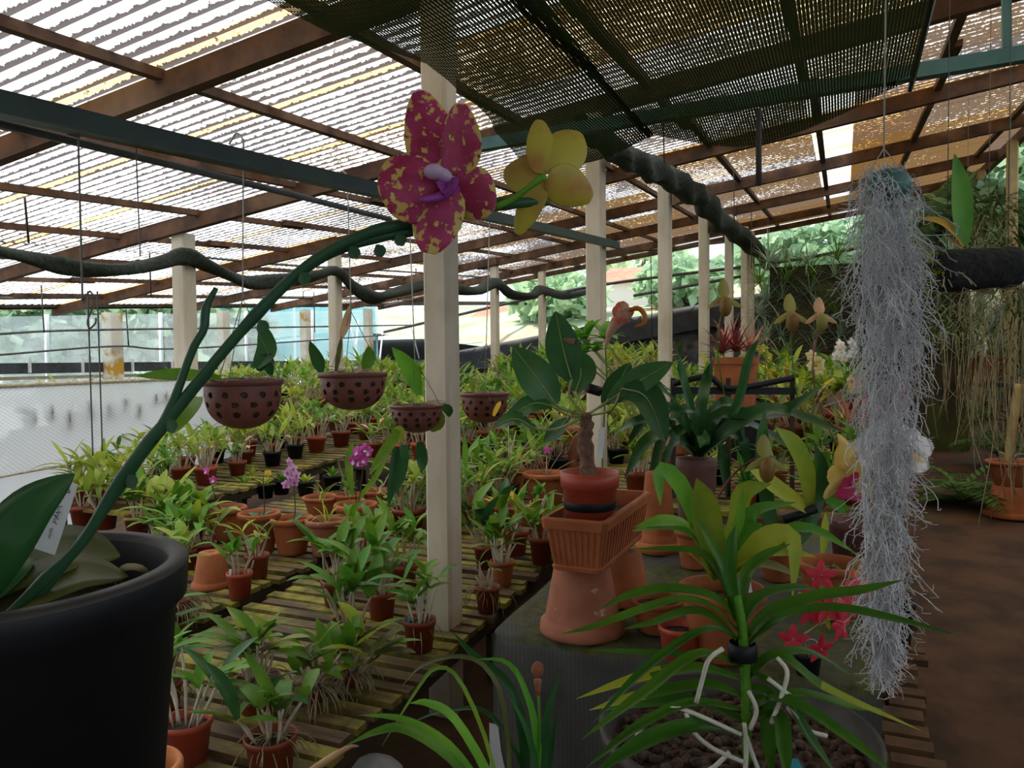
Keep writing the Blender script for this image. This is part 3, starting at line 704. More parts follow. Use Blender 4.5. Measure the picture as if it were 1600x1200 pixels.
# houses on the far hillside
roofred = simple('red roof', (.52, .16, .10), (.62, .24, .15), .8, 3); hwall = simple('house wall', (.7, .68, .62), None, .8)
for px, py, d, wd, l in ((985, 446, 30, 2.6, 'distant white house with a red roof, over the pink pitcher'), (790, 500, 36, 3.0, 'distant pale house with a red roof, left of the far post')):
    c = P(px, py, d); t = thing('house', c-V((0, 0, 1.2)), l, 'house')
    m = MB(); m.box(c-V((0, 0, .7)), V((wd/2, 0, 0)), V((0, 1.2, 0)), V((0, 0, .7))); m.build('wall', hwall, t, False)
    m = MB(); e = wd/2+.2; A = [c+V((-e, -1.4, 0)), c+V((e, -1.4, 0)), c+V((e, 1.4, 0)), c+V((-e, 1.4, 0)), c+V((-e*.5, 0, .7)), c+V((e*.5, 0, .7))]; m.v += A
    m.f += [(0, 1, 5, 4), (2, 3, 4, 5), (1, 2, 5), (3, 0, 4), (0, 3, 2, 1)]; m.m += [0]*5; m.build('roof', roofred, t, False)
t = thing('side_netting', W(7, -9.7, .3), 'pale fine netting closing the low left side in front of the trees', 'netting'); m = MB(); m.uv = []; rows = []
for i in range(40):
    row = []
    for j in range(8): u = -1+15.5*i/39; h = .35+1.38*j/7; p = W(u, -9.65+.04*mnoise.noise(V((i*.5, j*.6, 0))), h); row.append(p); m.uv.append((u, h))
    rows.append(row)
m.grid(rows); m.build('net_cloth', M['sidenet'], t)
for i in range(9):
    u = -.5+1.85*i; m = MB(); m.tube([W(u, -9.68, 0), W(u, -9.68, 1.75)], .03, 6); m.build('stake', M['frame'], t)
# windbreak screens and white scaffolding on the left
def screen(p0, p1, h0, h1, label, mt='screen'):
    t = thing('windbreak_screen', V((p0.x, p0.y, h0)), label, 'screen'); m = MB(); m.uv = []; rows = []
    for i in range(13):
        row = []
        for j in range(7):
            p = p0.lerp(p1, i/12).copy(); p.z = h0+(h1-h0)*j/6; p += AV*.05*mnoise.noise(V((i*.4, j*.5, h1))); row.append(p); m.uv.append((i*.4, j*.3))
        rows.append(row)
    m.grid(rows); m.build('mesh_cloth', M[mt], t)
    for i in range(5):
        p = p0.lerp(p1, i/4); m = MB(); m.tube([V((p.x, p.y, -.2)), V((p.x, p.y, h1+.05))], .035, 6); m.build('stake', M['frame'], t)
screen(W(3.5, -11.5, 0), W(6.5, -11.3, 0), .5, 2.85, 'turquoise windbreak screen at the far left edge')
screen(W(11.6, -12.2, 0), W(17.5, -11.5, 0), .5, 3.3, 'turquoise windbreak screen behind the two nearest dotted baskets')
FR = [((405, 690), (470, 560)), ((470, 560), (520, 690)), ((448, 690), (448, 560)), ((420, 600), (500, 600)), ((545, 500), (560, 560)), ((560, 500), (548, 640)), ((600, 500), (585, 640)), ((640, 500), (655, 560)), ((425, 600), (405, 660))]
t = thing('scaffold_frame', W(10, -10.2, .2), 'white tubular frame standing outside between the two dotted baskets', 'frame')
for a, b in FR:
    m = MB(); m.tube([PV(*a, -10.3), PV(*b, -10.3)], .022, 6); m.build('tube', M['frame'], t)
# ------------------------------------------------------------------ pots and plants
def pot_mb(r, h, style, c=V((0, 0, 0)), n=24):
    m = MB()
    if style == 'plastic': m.lathe([(0, 0), (r*.70, 0), (r*.90, h*.80), (r*.99, h*.80), (r, h), (r*.93, h), (r*.88, h*.80), (r*.8, h*.72)], n, c)
    elif style == 'tall': m.lathe([(0, 0), (r*.76, 0), (r*.93, h*.84), (r*1.0, h*.86), (r, h), (r*.94, h), (r*.88, h*.72)], n, c)
    elif style == 'terra': m.lathe([(0, 0), (r*.62, 0), (r*.66, h*.05), (r*.88, h*.78), (r*.90, h*.84), (r*1.0, h*.86), (r*1.01, h*.97), (r*.97, h), (r*.88, h), (r*.84, h*.84), (r*.78, h*.6)], n, c)
    elif style == 'bowl': m.lathe([(0, 0), (r*.6, 0), (r*.92, h*.75), (r, h), (r*.94, h), (r*.86, h*.7), (r*.7, h*.55)], n, c)
    elif style == 'inv':   # a clay pot standing on its rim
        m.lathe([(r*.88, .0), (r, 0), (r*1.01, h*.04), (r*.99, h*.15), (r*.90, h*.17), (r*.885, h*.22), (r*.655, h*.955), (r*.62, h), (r*.16, h), (r*.14, h*.96), (0, h*.96)], n, c)
    return m
def potted(loc, r, h, style, mt, label, cat='potted plant', group=None, name='potted_orchid', soil=True, n=24):
    t = thing(name, loc, label, cat, group); pot_mb(r, h, style, loc, n).build('pot', M[mt], t)
    if soil: m = MB(); m.disc(loc+V((0, 0, h*.78)), r*.875, n, z=h*.04); m.build('potting_mix', M['soil'], t)
    return t
def rv(rn, a): return rn.uniform(-a, a)
def orchid(t, c, rn, n=5, H=.12, L=.13, wd=.032, spread=.045, mts=('leaf', 'leaf', 'leaf', 'leafy'), cane='cane', lean=.45, one=False, k=(2, 3), bare=.2, droop=(.2, 1.1), part='cane'):
    """canes rising from the bark, each with a few stiff leaves at the top"""
    lm = {x: MB() for x in set(mts)}; ca = MB()
    for i in range(n):
        az = rn.uniform(0, 2*PI); ln = rn.uniform(.05, lean); b = c+V((math.cos(az), math.sin(az), 0))*spread*rn.uniform(.1, 1)
        d = V((math.cos(az)*math.sin(ln), math.sin(az)*math.sin(ln), math.cos(ln))); h = H*rn.uniform(.55, 1.2)
        mid = b+d*h*.5+V((rv(rn, .01), rv(rn, .01), 0)); top = b+d*h; m = ca if one else MB()
        m.tube(smooth([b-V((0, 0, .01)), mid, top], 5), [.0028, .0042, .0052, .0052, .0042, .003], 5)
        if not one: m.build(part, M[cane], t)
        if rn.random() < bare: continue
        a0 = rn.uniform(0, 2*PI)
        for j in range(rn.randint(*k)):
            m = lm[rn.choice(mts)]; a2 = a0+j*PI+rv(rn, .5); el = rn.uniform(.25, 1.15)
            m.leaf(arc(top-d*h*.06*j, a2, el, L*rn.uniform(.65, 1.15), rn.uniform(*droop)), wd*rn.uniform(.75, 1.15), fold=.28)
    if one and ca.v: ca.build('stem', M[cane], t)
    for x, m in lm.items():
        if m.v: m.build('foliage', M[x], t)
def roots(t, c, rn, n=22, L=.12, sp=.05, mt='root', down=1.6, r=.0013, name='root_tangle'):
    m = MB()
    for i in range(n):
        az = rn.uniform(0, 2*PI); pts = [c+V((math.cos(az)*sp*.2, math.sin(az)*sp*.2, 0))]; el = rn.uniform(-.2, .7); l = L*rn.uniform(.5, 1.2)
        for j in range(5):
            az += rv(rn, .5); el -= down/5*rn.uniform(.6, 1.4); pts.append(pts[-1]+V((math.cos(az)*math.cos(el), math.sin(az)*math.cos(el), math.sin(el)))*l/5)
        m.tube(pts, r, 4)
    m.build(name, M[mt], t)
def straps(t, c, rn, n, L, wd, mt, el=(.7, 1.4), droop=(.8, 1.9), seg=8, fold=.3, name='foliage'):
    m = MB()
    for i in range(n):
        az = i*2.4+rv(rn, .4); m.leaf(arc(c+V((rv(rn, .015), rv(rn, .015), 0)), az, rn.uniform(*el), L*rn.uniform(.6, 1.1), rn.uniform(*droop), 5), wd*rn.uniform(.7, 1.1), fold=fold, kind='s', seg=seg)
    m.build(name, M[mt], t)
def rosette(t, c, rn, n, L, wd, mt, lo=.1, hi=1.4, droop=.5, name='foliage', kind='t', seg=4):
    m = MB()
    for i in range(n):
        el = lo+(hi-lo)*i/n; m.leaf(arc(c, i*2.4+rv(rn, .2), el+rv(rn, .15), L*rn.uniform(.7, 1.1), droop*rn.uniform(.5, 1.3), 3), wd, fold=.3, kind=kind, seg=seg)
    m.build(name, M[mt], t)
def fern(t, c, rn, n, L, mt='fern', name='frond'):
    for i in range(n):
        m = MB(); az = i*2.4+rv(rn, .3); pts = smooth(arc(c, az, rn.uniform(.6, 1.3), L*rn.uniform(.6, 1.1), rn.uniform(1.2, 2.2), 5), 12); m.tube(pts, .0018, 3)
        sd = V((-math.sin(az), math.cos(az), 0))
        for j in range(1, 12):
            q = j/12; l = L*.26*math.sin(PI*min(1, q*.85+.12)); f = (pts[j+1]-pts[j]).normalized()
            for s in (-1, 1): m.leaf([pts[j], pts[j]+(sd*s+f*.55).normalized()*l-V((0, 0, .12*l))], l*.30, seg=2)
        m.build(name, M[mt], t)
def blossom(par, c, N, r, mt, lipmt=None, np=5, name='flower', up=V((0, 0, 1)), wd=.8, ruf=0):
    N = N.normalized(); x = up.cross(N).normalized(); y = N.cross(x); m = MB(); mats = [M[mt]]
    for i in range(np):
        a = PI/2+2*PI*i/np; d = x*math.cos(a)+y*math.sin(a); m.petal(c+d*r*.08, c+d*r+N*r*.10, r*wd, N, -.15, 0, 4, ruf=ruf)
    if lipmt:
        mats.append(M[lipmt]); m.petal(c+N*r*.1, c-y*r*.62+N*r*.35, r*.55, N, .3, 1, 4); m.ball(c+N*r*.12, r*.13, n=6, m=1)
    return m.build(name, mats, par)
TOCAM = V((0, -1, .05))
# ---- near pots on the two front benches: pixel of the pot foot, width, height, plant
def near(px, py, wpx, hpx, h, style, mt, label, seed, n=5, H=.12, L=.13, wd=.034, name='potted_orchid', root=0, tagc=None, mts=('leaf', 'leaf', 'leaf', 'leafl'), lean=.5, plant=True, cane='cane', bare=.2, spread=None, off=0):
    p = G(px, py, h); d = (p-CL).dot(ROT @ V((0, 0, -1))); r = wpx/2/FPX*d; hh = hpx/FPX*d*.97
    t = potted(p, r, hh, style, M and mt, label, name=name); rn = random.Random(seed); c = p+V((0, 0, hh*.82))
    if plant: orchid(t, c, rn, n+3, H*1.08, L*1.22, wd*1.25, spread or r*.6, mts, cane, lean, bare=bare)
    if root: roots(t, c+V((0, 0, .015)), rn, int(root*1.4), .14, r, r=.0016)
    if tagc:
        m = MB(); q = c+V((-r*.62, -r*.4, .012)); m.box(q, V((.0055, 0, 0)), V((0, .0008, .0002)), V((.003, .004, .026))); m.build('plant_label', M[tagc], t, False)
    return t
# bench beside the main post
near(656, 1016, 52, 52, HA, 'tall', 'brown', 'brown plastic pot with white-caned orchid and blue tag, in front of the main white post', 3, 7, .15, .11, .032, tagc='blab', cane='wroot', root=10)
near(545, 1010, 54, 44, HA, 'tall', 'brown', 'brown pot of broad-leaved orchid left of the pot with the blue tag', 5, 7, .13, .16, .044, mts=('leaf', 'leafl', 'leafd'))
near(597, 966, 46, 44, HA, 'tall', 'brown', 'brown pot half hidden behind the broad-leaved orchid and the blue-tagged pot', 8, 6, .15, .15, .038)
near(762, 954, 40, 40, HA, 'tall', 'brown', 'small brown pot with thin twiggy stems at the right foot of the main post', 9, 5, .10, .05, .012, root=16, bare=.7)
near(404, 1108, 70, 54, HA, 'tall', 'brown', 'brown pot under a sprawling pale-leaved orchid with hanging bare roots', 12, 10, .12, .14, .036, root=40, mts=('leaf', 'leaf', 'leafy', 'leafo'))
near(292, 1186, 80, 66, HA, 'tall', 'redpl', 'reddish pot with long bent canes beside the big black pot', 15, 5, .17, .13, .034, lean=.55, cane='wroot', mts=('leafl', 'leaf', 'leafd'))
near(424, 1206, 82, 62, HA, 'tall', 'brown', 'brown pot with drooping dark leaves and spidery roots at the bottom edge', 17, 7, .10, .14, .038, root=22, lean=.8, mts=('leaf', 'leafd', 'leaf'))
near(252, 1064, 52, 54, HA, 'tall', 'brown', 'brown pot peeping out from behind the big black pot, upper one', 19, 5, .13, .13, .034)
near(258, 1108, 54, 46, HA, 'tall', 'brown', 'brown pot peeping out from behind the big black pot, lower one', 21, 5, .12, .12, .03, root=18)
t = near(548, 1070, 40, 22, HA, 'bowl', 'brown', 'bare-rooted orchid lying over its shallow pot right of the sprawling plant', 23, 8, .10, .15, .038, root=60, mts=('leaf', 'leafo', 'leafy'), lean=.9)
near(492, 1095, 44, 26, HA, 'bowl', 'brown', 'shallow pot with a knot of hanging roots between the sprawling plants', 24, 7, .10, .13, .036, root=60, mts=('leaf', 'leafo'), lean=.8)
near(632, 915, 44, 36, HA, 'plastic', 'brown', 'brown pot behind the white-caned orchid, beside the main post', 25, 7, .15, .15, .036)
near(568, 905, 46, 40, HA, 'plastic', 'brown', 'brown pot of yellowish leaves behind the broad-leaved orchid', 27, 8, .15, .14, .038, mts=('leaf', 'leafy', 'leaf'), )
near(524, 945, 44, 42, HA, 'plastic', 'brown', 'brown pot tucked at the dark gap, left of the broad-leaved orchid', 28, 6, .14, .17, .044, mts=('leafl', 'leaf'))
near(785, 916, 40, 42, HA, 'terra', 'terra', 'bark-coloured pot with arching pale canes right of the main post', 29, 6, .15, .14, .04, cane='wroot', mts=('leaf', 'leafl', 'leafy'))
near(846, 880, 40, 44, HA, 'plastic', 'brown', 'brown pot against the foot of the ribbed trough', 31, 6, .10, .13, .036)
near(832, 836, 46, 40, HA, 'plastic', 'redpl', 'red pot of thin upright canes below the large terracotta pots', 33, 5, .10, .10, .022, cane='wroot')
near(760, 888, 42, 40, HA, 'plastic', 'brown', 'brown pot with a wide upright leaf just right of the post', 34, 6, .16, .17, .044, mts=('leaf', 'leafd'))
near(806, 866, 42, 40, HA, 'plastic', 'redpl', 'reddish pot of yellowing leaves between post and trough', 35, 6, .13, .13, .03, mts=('leaf', 'leafy', 'yellow'))
near(746, 820, 44, 40, HA, 'plastic', 'redpl', 'red pot with a yellow bent leaf right behind the main post', 37, 4, .13, .13, .026, mts=('leafy', 'leaf'))
near(786, 822, 40, 34, HA, 'plastic', 'redpl', 'red pot with a small blue stake under the terracotta pot of bare twigs', 38, 4, .09, .08, .02, tagc='blab')
def twigs(t, c, rn, n, L, mt='root', r=.0022):
    m = MB()
    for i in range(n):
        az = rn.uniform(0, 2*PI); m.tube(smooth(arc(c, az, rn.uniform(.6, 1.5), L*rn.uniform(.5, 1.1), rn.uniform(-.3, 1.6), 4), 8), r, 4)
    m.build('bare_twigs', M[mt], t)
def place(px, py, wpx, hpx, h, style, mt, label, name='potted_plant', n=24):
    p = G(px, py, h); d = (p-CL).dot(ROT @ V((0, 0, -1))); r = wpx/2/FPX*d; hh = hpx/FPX*d*.97
    return potted(p, r, hh, style, mt, label, name=name, n=n), p+V((0, 0, hh*.82)), r
t, c, r = place(795, 776, 58, 46, HA, 'terra', 'terra', 'terracotta pot with bare grey twigs and a tiny blue stake, right of the main post'); twigs(t, c, random.Random(1), 9, .30, 'cane', .003)
t, c, r = place(853, 792, 72, 56, HA, 'terra', 'terra', 'large terracotta pot with a dry twisting stem behind the ribbed trough'); twigs(t, c, random.Random(2), 8, .28)
blossom(t, P(855, 703, 5.1), TOCAM, .03, 'magp')
t, c, r = place(800, 742, 52, 30, HA, 'terra', 'terrao', 'wide empty orange clay pot behind the pot of grey twigs')
t, c, r = place(890, 730, 36, 66, HA, 'terra', 'terrap', 'tall pinkish clay pot behind the trunk of the large-leaved plant'); twigs(t, c, random.Random(3), 6, .3)
t, c, r = place(728, 727, 22, 22, HA, 'tall', 'black', 'small black square-shouldered pot just right of the main post, far along the bench'); rosette(t, c, random.Random(4), 12, .2, .03, 'leafy', .5)
t, c, r = place(770, 728, 40, 38, HA, 'tall', 'bluebl', 'blue-grey pot of straggling roots under the mossy hanging basket'); twigs(t, c, random.Random(5), 14, .35); rosette(t, c, random.Random(6), 12, .2, .035, 'leaf', .5)
t, c, r = place(850, 698, 32, 30, HA, 'tall', 'bluebl', 'dark blue pot of pale upright leaves behind the black bowl'); rosette(t, c, random.Random(7), 10, .25, .05, 'leafy', .6)
t, c, r = place(832, 716, 52, 16, HA, 'bowl', 'black', 'shallow black bowl with one yellow bud among the terracotta pots'); m = MB(); m.ball(c+V((-.05, -.02, .05)), .03, n=6); m.build('flower', M['catty'], t)
t, c, r = place(868, 745, 40, 30, HA, 'tall', 'black', 'black pot of wiry arching stems right of the orange clay pot'); twigs(t, c, random.Random(8), 26, .22, 'rod', .0016)
# terracotta row on the second bench
def terr(px, py, w_, h_, label, seed, mt='terra', kind='grass'):
    t, c, r = place(px, py, w_, h_, HB, 'terra', mt, label, 'terracotta_pot'); rn = random.Random(seed)
    if kind == 'grass': straps(t, c, rn, 9, .20, .010, 'leafy')
    elif kind == 'phal': rosette(t, c, rn, 4, .10, .045, 'leafd', .2, .7, .4, kind='e')
    elif kind == 'few': orchid(t, c, rn, 4, .06, .09, .03, r*.5)
    return t, c
def spike(t, c, pix, v_d, mt, r0, lip=None, mb='rod', n=None, name='flower'):
    pts = [c]+[P(x, y, v_d) for x, y in pix]; m = MB(); m.tube(smooth(pts, 12), .003, 5); m.build('flower_stem', M[mb], t)
    return pts
def depth(p): return (p-CL).dot(ROT @ V((0, 0, -1)))
t, c = terr(353, 842, 66, 52, 'terracotta pot with two magenta blooms on a thin dark stem', 1, kind='phal'); d = depth(c); pts = spike(t, c, [(341, 790), (330, 755), (323, 738)], d, 'magp', .02)
for x, y in ((322, 736), (333, 750)): blossom(t, P(x, y, d-.02), TOCAM+V((rv(RN, .4), 0, 0)), .024, 'magp', 'lipw')
t, c = terr(406, 862, 66, 64, 'terracotta pot with dark rounded leaves and a single thin stake', 2, kind='phal'); d = depth(c); spike(t, c, [(413, 800), (411, 745)], d, 'magp', .02)
t, c = terr(457, 864, 66, 58, 'terracotta pot carrying the pale pink flower spike', 3, kind='phal'); d = depth(c); spike(t, c, [(461, 800), (459, 760), (453, 722)], d, 'pinkp', .02)
for i, (x, y) in enumerate(((452, 722), (458, 732), (449, 738), (463, 742), (453, 748), (460, 753), (447, 757))): blossom(t, P(x, y, d-.02+rv(RN, .015)), TOCAM+V((rv(RN, .7), 0, rv(RN, .3))), .026, 'pinkp', 'lipp')
t, c = terr(511, 866, 66, 58, 'pale pinkish terracotta pot with a few grassy leaves, at the right end of the row', 4, 'terrap')
t, c = terr(504, 806, 62, 32, 'terracotta pot of grassy leaves behind the pale pink spike', 5)
t, c = terr(557, 850, 68, 66, 'large terracotta pot with a big dark leaf and the bright magenta flowers', 6, kind='phal'); d = depth(c)
spike(t, c, [(556, 770), (555, 735)], d, 'magp', .02); spike(t, c, [(562, 775), (568, 720), (566, 700)], d, 'magp', .02)
for i, (x, y) in enumerate(((558, 706), (570, 702), (574, 706), (552, 720), (560, 722), (567, 719))): blossom(t, P(x, y, d-.03), TOCAM+V((rv(RN, .6), 0, rv(RN, .4))), .034, 'magp', 'lipw')
t2 = t; m = MB(); m.leaf([P(549, 785, d), P(535, 740, d), P(528, 715, d)], .05, -TOCAM.cross(V((1, 0, 0))), seg=6); m.leaf([P(551, 775, d), P(545, 720, d), P(552, 690, d)], .045, TOCAM, seg=6); m.leaf([P(560, 780, d), P(590, 740, d), P(612, 690, d)], .03, TOCAM, kind='s'); m.build('foliage', M['leaf'], t)
t, c = terr(592, 800, 52, 36, 'terracotta pot with bare crossing canes beside the long hanging leaves', 7, kind='none'); twigs(t, c, random.Random(9), 5, .22, 'cane', .003)
t, c = terr(545, 806, 46, 36, 'smaller terracotta pot standing behind the magenta flowers', 8, kind='few')
near(375, 934, 40, 42, HB, 'tall', 'redpl', 'small red-brown pot with a white tag at the dark gap', 41, 4, .10, .10, .026, tagc='white')
near(402, 902, 38, 38, HB, 'tall', 'brown', 'small brown pot of yellow-green leaves in front of the terracotta row', 43, 4, .13, .09, .024, mts=('leafy', 'leaf'))
def inverted(px, py, wpx, hpx, h, label, mt='terra', base=None):
    p = base or G(px, py, h); d = depth(p); r = wpx/2/FPX*d; hh = hpx/FPX*d
    m = pot_mb(r, hh, 'inv', p, 32); o = m.build('upturned_pot', M[mt]); tag(o, label, 'pot'); return p+V((0, 0, hh)), r
inverted(331, 916, 60, 54, HB, 'upturned terracotta pot on slats behind the small pot with the white tag')
near(278, 968, 46, 36, HB, 'tall', 'brown', 'root-bound pot of tall canes right beside the big black pot rim', 45, 11, .22, .13, .034, root=70, mts=('leaf', 'leaf', 'leafy'), cane='caneg', lean=.35)
for i, (px, py, mts, l) in enumerate(((250, 880, ('leaff', 'leaf'), 'pot of pale leaves just right of the black pot rim'), (300, 852, ('leaf', 'leaff'), 'pot of arching leaves left of the two magenta blooms'), (262, 842, ('leaff',), 'pot of bright leaves in front of the white panel corner'),
        (318, 880, ('leaf', 'leafy'), 'pot of broad leaves just above the upturned terracotta pot'), (215, 838, ('leaff', 'leafy'), 'pot of pale leaves behind the orchid stem'), (165, 826, ('leaff',), 'pot of drooping leaves above the black pot, left of the stem'), (130, 822, ('leaff', 'leafy'), 'leftmost leafy pot under the white panel'),
        (288, 890, ('leaf', 'leafl'), 'pot of long leaves between the black pot and upturned pot'))):
    near(px, py, 40, 34, HB, 'plastic', 'brown', l, 50+i, 9, .15, .15, .036, mts=mts, lean=.6)
# small stuff at the back of the second bench
bl = ['small black pot of seedlings behind the terracotta row, by the yellow stake', 'small black pot behind the pale pink spike', 'small black pot of two upright leaves right of the pale pink spike', 'low red pot at the back of the terracotta row', 'small pot of rosette leaves behind the row', 'small black pot beside the cross rail']
for i, (px, py) in enumerate(((415, 778), (440, 772), (478, 774), (382, 778), (395, 766), (520, 765))):
    t, c, r = place(px, py, 30, 24, HB, 'plastic', 'brown' if i == 3 else 'black', bl[i], 'potted_seedling'); rosette(t, c, random.Random(60+i), 9, .10, .03, 'leaf' if i % 2 else 'leafy', .3, kind='e')
    if i == 0: m = MB(); q = c+V((.02, 0, .09)); m.box(q, V((.022, 0, 0)), V((0, .001, 0)), V((0, 0, .016))); m.box(q-V((0, 0, .05)), V((.002, 0, 0)), V((0, .001, 0)), V((0, 0, .05))); m.build('yellow_stake', M['ylab'], t, False)
m = MB(); m.ubox(4.86, 4.94, -3.58, -2.5, HC-.05, HC+.01); tag(m.build('cross_rail', M['wooddk'], smooth_=False), 'dark wet rail across the end of the second row of benches', 'rail')
# ---- bulk of young plants: models copied along the benches
def model(seed, r, h, pm, mts, n, H, L, wd, style='plastic', extra=None, nm='young_orchid'):
    rn = random.Random(seed); t = thing(nm, V((0, 0, 0)), 'x', 'potted plant'); pot_mb(r, h, style, n=14).build('pot', M[pm], t)
    m = MB(); m.disc(V((0, 0, h*.8)), r*.88, 12); m.build('potting_mix', M['soil'], t)
    if n: orchid(t, V((0, 0, h*.8)), rn, n, H, L, wd, r*.7, mts, one=True, lean=.55)
    if extra: extra(t, V((0, 0, h*.8)), rn)
    return Pool(t)
PL = [model(1, .075, .12, 'redpl', ('leaff', 'leaf'), 13, .17, .20, .04), model(2, .08, .12, 'brown', ('leaff', 'leafy'), 14, .17, .18, .036), model(3, .075, .11, 'redpl', ('leaff',), 12, .15, .23, .036),
      model(4, .07, .11, 'black', ('leaf', 'leaff'), 13, .16, .19, .036), model(5, .08, .12, 'redpl', ('leaff', 'leaff', 'yellow'), 13, .18, .19, .036), model(6, .07, .11, 'brown', ('leaff', 'dryleaf', 'leaf'), 10, .14, .15, .03)]
def fill(pool, u0, u1, v0, v1, h, du, dv, label, group, seed, sc=(.85, 1.2), skip=.08, avoid=()):
    rn = random.Random(seed); u = u0
    while u < u1:
        v = v0
        while v < v1:
            p = W(u+rv(rn, du*.15), v+rv(rn, dv*.15), h); v += dv
            if rn.random() < skip or any((p-a).length < r for a, r in avoid): continue
            rn.choice(pool).put(p, rn.uniform(0, 6.28), rn.uniform(*sc), label, group)
        u += du
fill(PL, 5.1, 8.3, -3.42, -2.55, HC, .30, .24, 'leafy young orchid in a plastic pot on the bench behind the terracotta row', 'young orchids on the bench behind the terracotta row', 5)
fill(PL, 3.35, 8.5, -4.50, -3.75, HC, .31, .25, 'young orchid in a plastic pot on the bench along the white panel and post row', 'young orchids on the bench along the white panel', 6)
fill(PL, 5.2, 10.5, -6.5, -5.4, HC, .42, .30, 'pale leafy young orchid on the far bench past the left posts', 'young orchids on the far bench past the posts', 7, (1, 1.35))
fill(PL, 5.7, 11, -8.3, -7.0, HC, .55, .36, 'pale leafy young orchid on the farthest bench under the low eave', 'young orchids on the farthest bench', 8, (1.1, 1.5))
fill(PL, 5.9, 11.5, -2.2, -1.62, HA, .34, .26, 'leafy potted orchid far along the bench behind the main post', 'orchids far along the main post bench', 9, (1, 1.4))
fill(PL, 8.4, 12.6, -4.6, -2.6, HC, .6, .33, 'leafy potted orchid on the benches before the dark stone wall', 'orchids before the stone wall', 10, (1.1, 1.6))
fill(PL, 3.7, 5.6, -2.25, -1.95, HA, .30, .24, 'leafy potted orchid along the dark gap, beyond the main post', 'orchids along the dark gap beyond the main post', 12, (.9, 1.2), .1)
# leafy seedling tray left of the main post
t = thing('seedling_tray', G(640, 822, HA), 'low wooden tray crowded with bright seedlings left of the main post', 'tray'); c = G(640, 822, HA); m = MB()
m.box(c+V((0, .05, .03)), V((.16, 0, 0)), V((0, .11, 0)), V((0, 0, .03))); m.build('tray', M['stick'], t, False); m = MB(); rn = random.Random(4)
for i in range(60):
    b = c+V((rv(rn, .14), .05+rv(rn, .09), .06)); top = b+V((rv(rn, .04), rv(rn, .04), rn.uniform(.06, .2)))
    for j in range(4): m.leaf(arc(b.lerp(top, .3+.23*j), rn.uniform(0, 6.28), rn.uniform(-.1, .7), .05, .8, 2), .024, seg=3)
m.build('foliage', M['leafl'], t)
# ------------------------------------------------------------------ hanging baskets
def holed_bowl(c, r, h):
    m = MB(); n, k = 168, 44; prof = []
    for i in range(k+1):
        q = i/k; prof.append((r*max(.001, 1-(1-q)**3.0)**.5, h*(q*.88)))
    rows = [[c+V((rr*math.cos(2*PI*j/n), rr*math.sin(2*PI*j/n), z)) for j in range(n)] for rr, z in prof]
    o = len(m.v)
    for rw in rows: m.v += rw
    for i in range(k):
        for j in range(n):
            q = (i+.5)/k; a = (j+.5)/n; hole = False
            for lv, (hq, na, ph) in enumerate(((.80, 13, 0), (.58, 13, .5), (.36, 11, 0))):
                da = abs(((a*na+ph) % 1)-.5)/na*2*PI*prof[i][0]; dz = abs(q-hq)*h
                if da*da+dz*dz < (.0092*r/.1)**2: hole = True
            if not hole: m.f.append((o+i*n+j, o+i*n+(j+1) % n, o+(i+1)*n+(j+1) % n, o+(i+1)*n+j)); m.m.append(0)
    m.lathe([(r*.99, h*.86), (r*1.06, h*.90), (r*1.08, h*.97), (r*1.05, h), (r*.98, h), (r*.95, h*.90)], 48, c)
    return m
def basket(px, ytop, ybot, wpx, v, label, hookpx, seed, leaves):
    p = PV(px, ybot, v); d = depth(p); r = wpx/2/FPX*d/1.06; h = (ybot-ytop)/FPX*d; t = thing('hanging_basket', p, label, 'hanging basket'); rn = random.Random(seed)
    holed_bowl(p, r, h).build('bowl', M['bask'], t)
    m = MB(); m.lathe([(0, h*.03)]+[(r*.955*max(.001, 1-(1-i/12)**3.0)**.5, h*(.03+.83*i/12)) for i in range(1, 13)]+[(r*.6, h*.95), (0, h*1.02)], 24, p); m.build('bark_filling', M['soil'], t)
    roots(t, p+V((0, 0, h*.97)), rn, 26, r*1.1, r*.5, down=1.0)
    top = PV(*hookpx, v+.012); rj = p+V((0, 0, h*2.6)); rj.x = top.x*.3+p.x*.7; rj.y = top.y*.3+p.y*.7
    m = MB()
    for i in range(3): a = 2*PI*i/3+.5; m.tube([p+V((r*math.cos(a), r*math.sin(a), h*.95)), rj], .0012, 4, cap=False)
    m.build('hanger', M['wire'], t)
    m = MB(); m.tube([rj, top], .002, 5); a = V((0, 0, 1)); m.tube(smooth([top, top+V((0, 0, .03))+AV*.0, top+AV*-.02+V((0, 0, .05)), top-AV*.045+V((0, 0, .025))], 10), .0028, 5); m.build('hook_wire', M['wirew'], t)
    for mt, pts, w_, k in leaves:
        m = MB(); m.leaf([PV(x, y, v-.02+o) for x, y, o in pts], w_/FPX*d, TOCAM, fold=.2, kind=k, seg=8); m.build('leaf', M[mt], t)
    return t
basket(381, 592, 670, 122, -1.40, 'dotted brown hanging basket nearest the foreground orchid stem', (380, 238), 1,
       [('leafd', [(400, 575, 0), (418, 545, 0), (408, 500, 0)], 34, 'e'), ('leaf', [(310, 620, .1), (290, 640, .12), (266, 680, .12)], 34, 'e'), ('leaf', [(345, 590, 0), (280, 585, .03), (212, 588, .05)], 18, 'e'), ('leafd', [(405, 580, 0), (415, 560, 0), (425, 590, 0)], 26, 'e')])
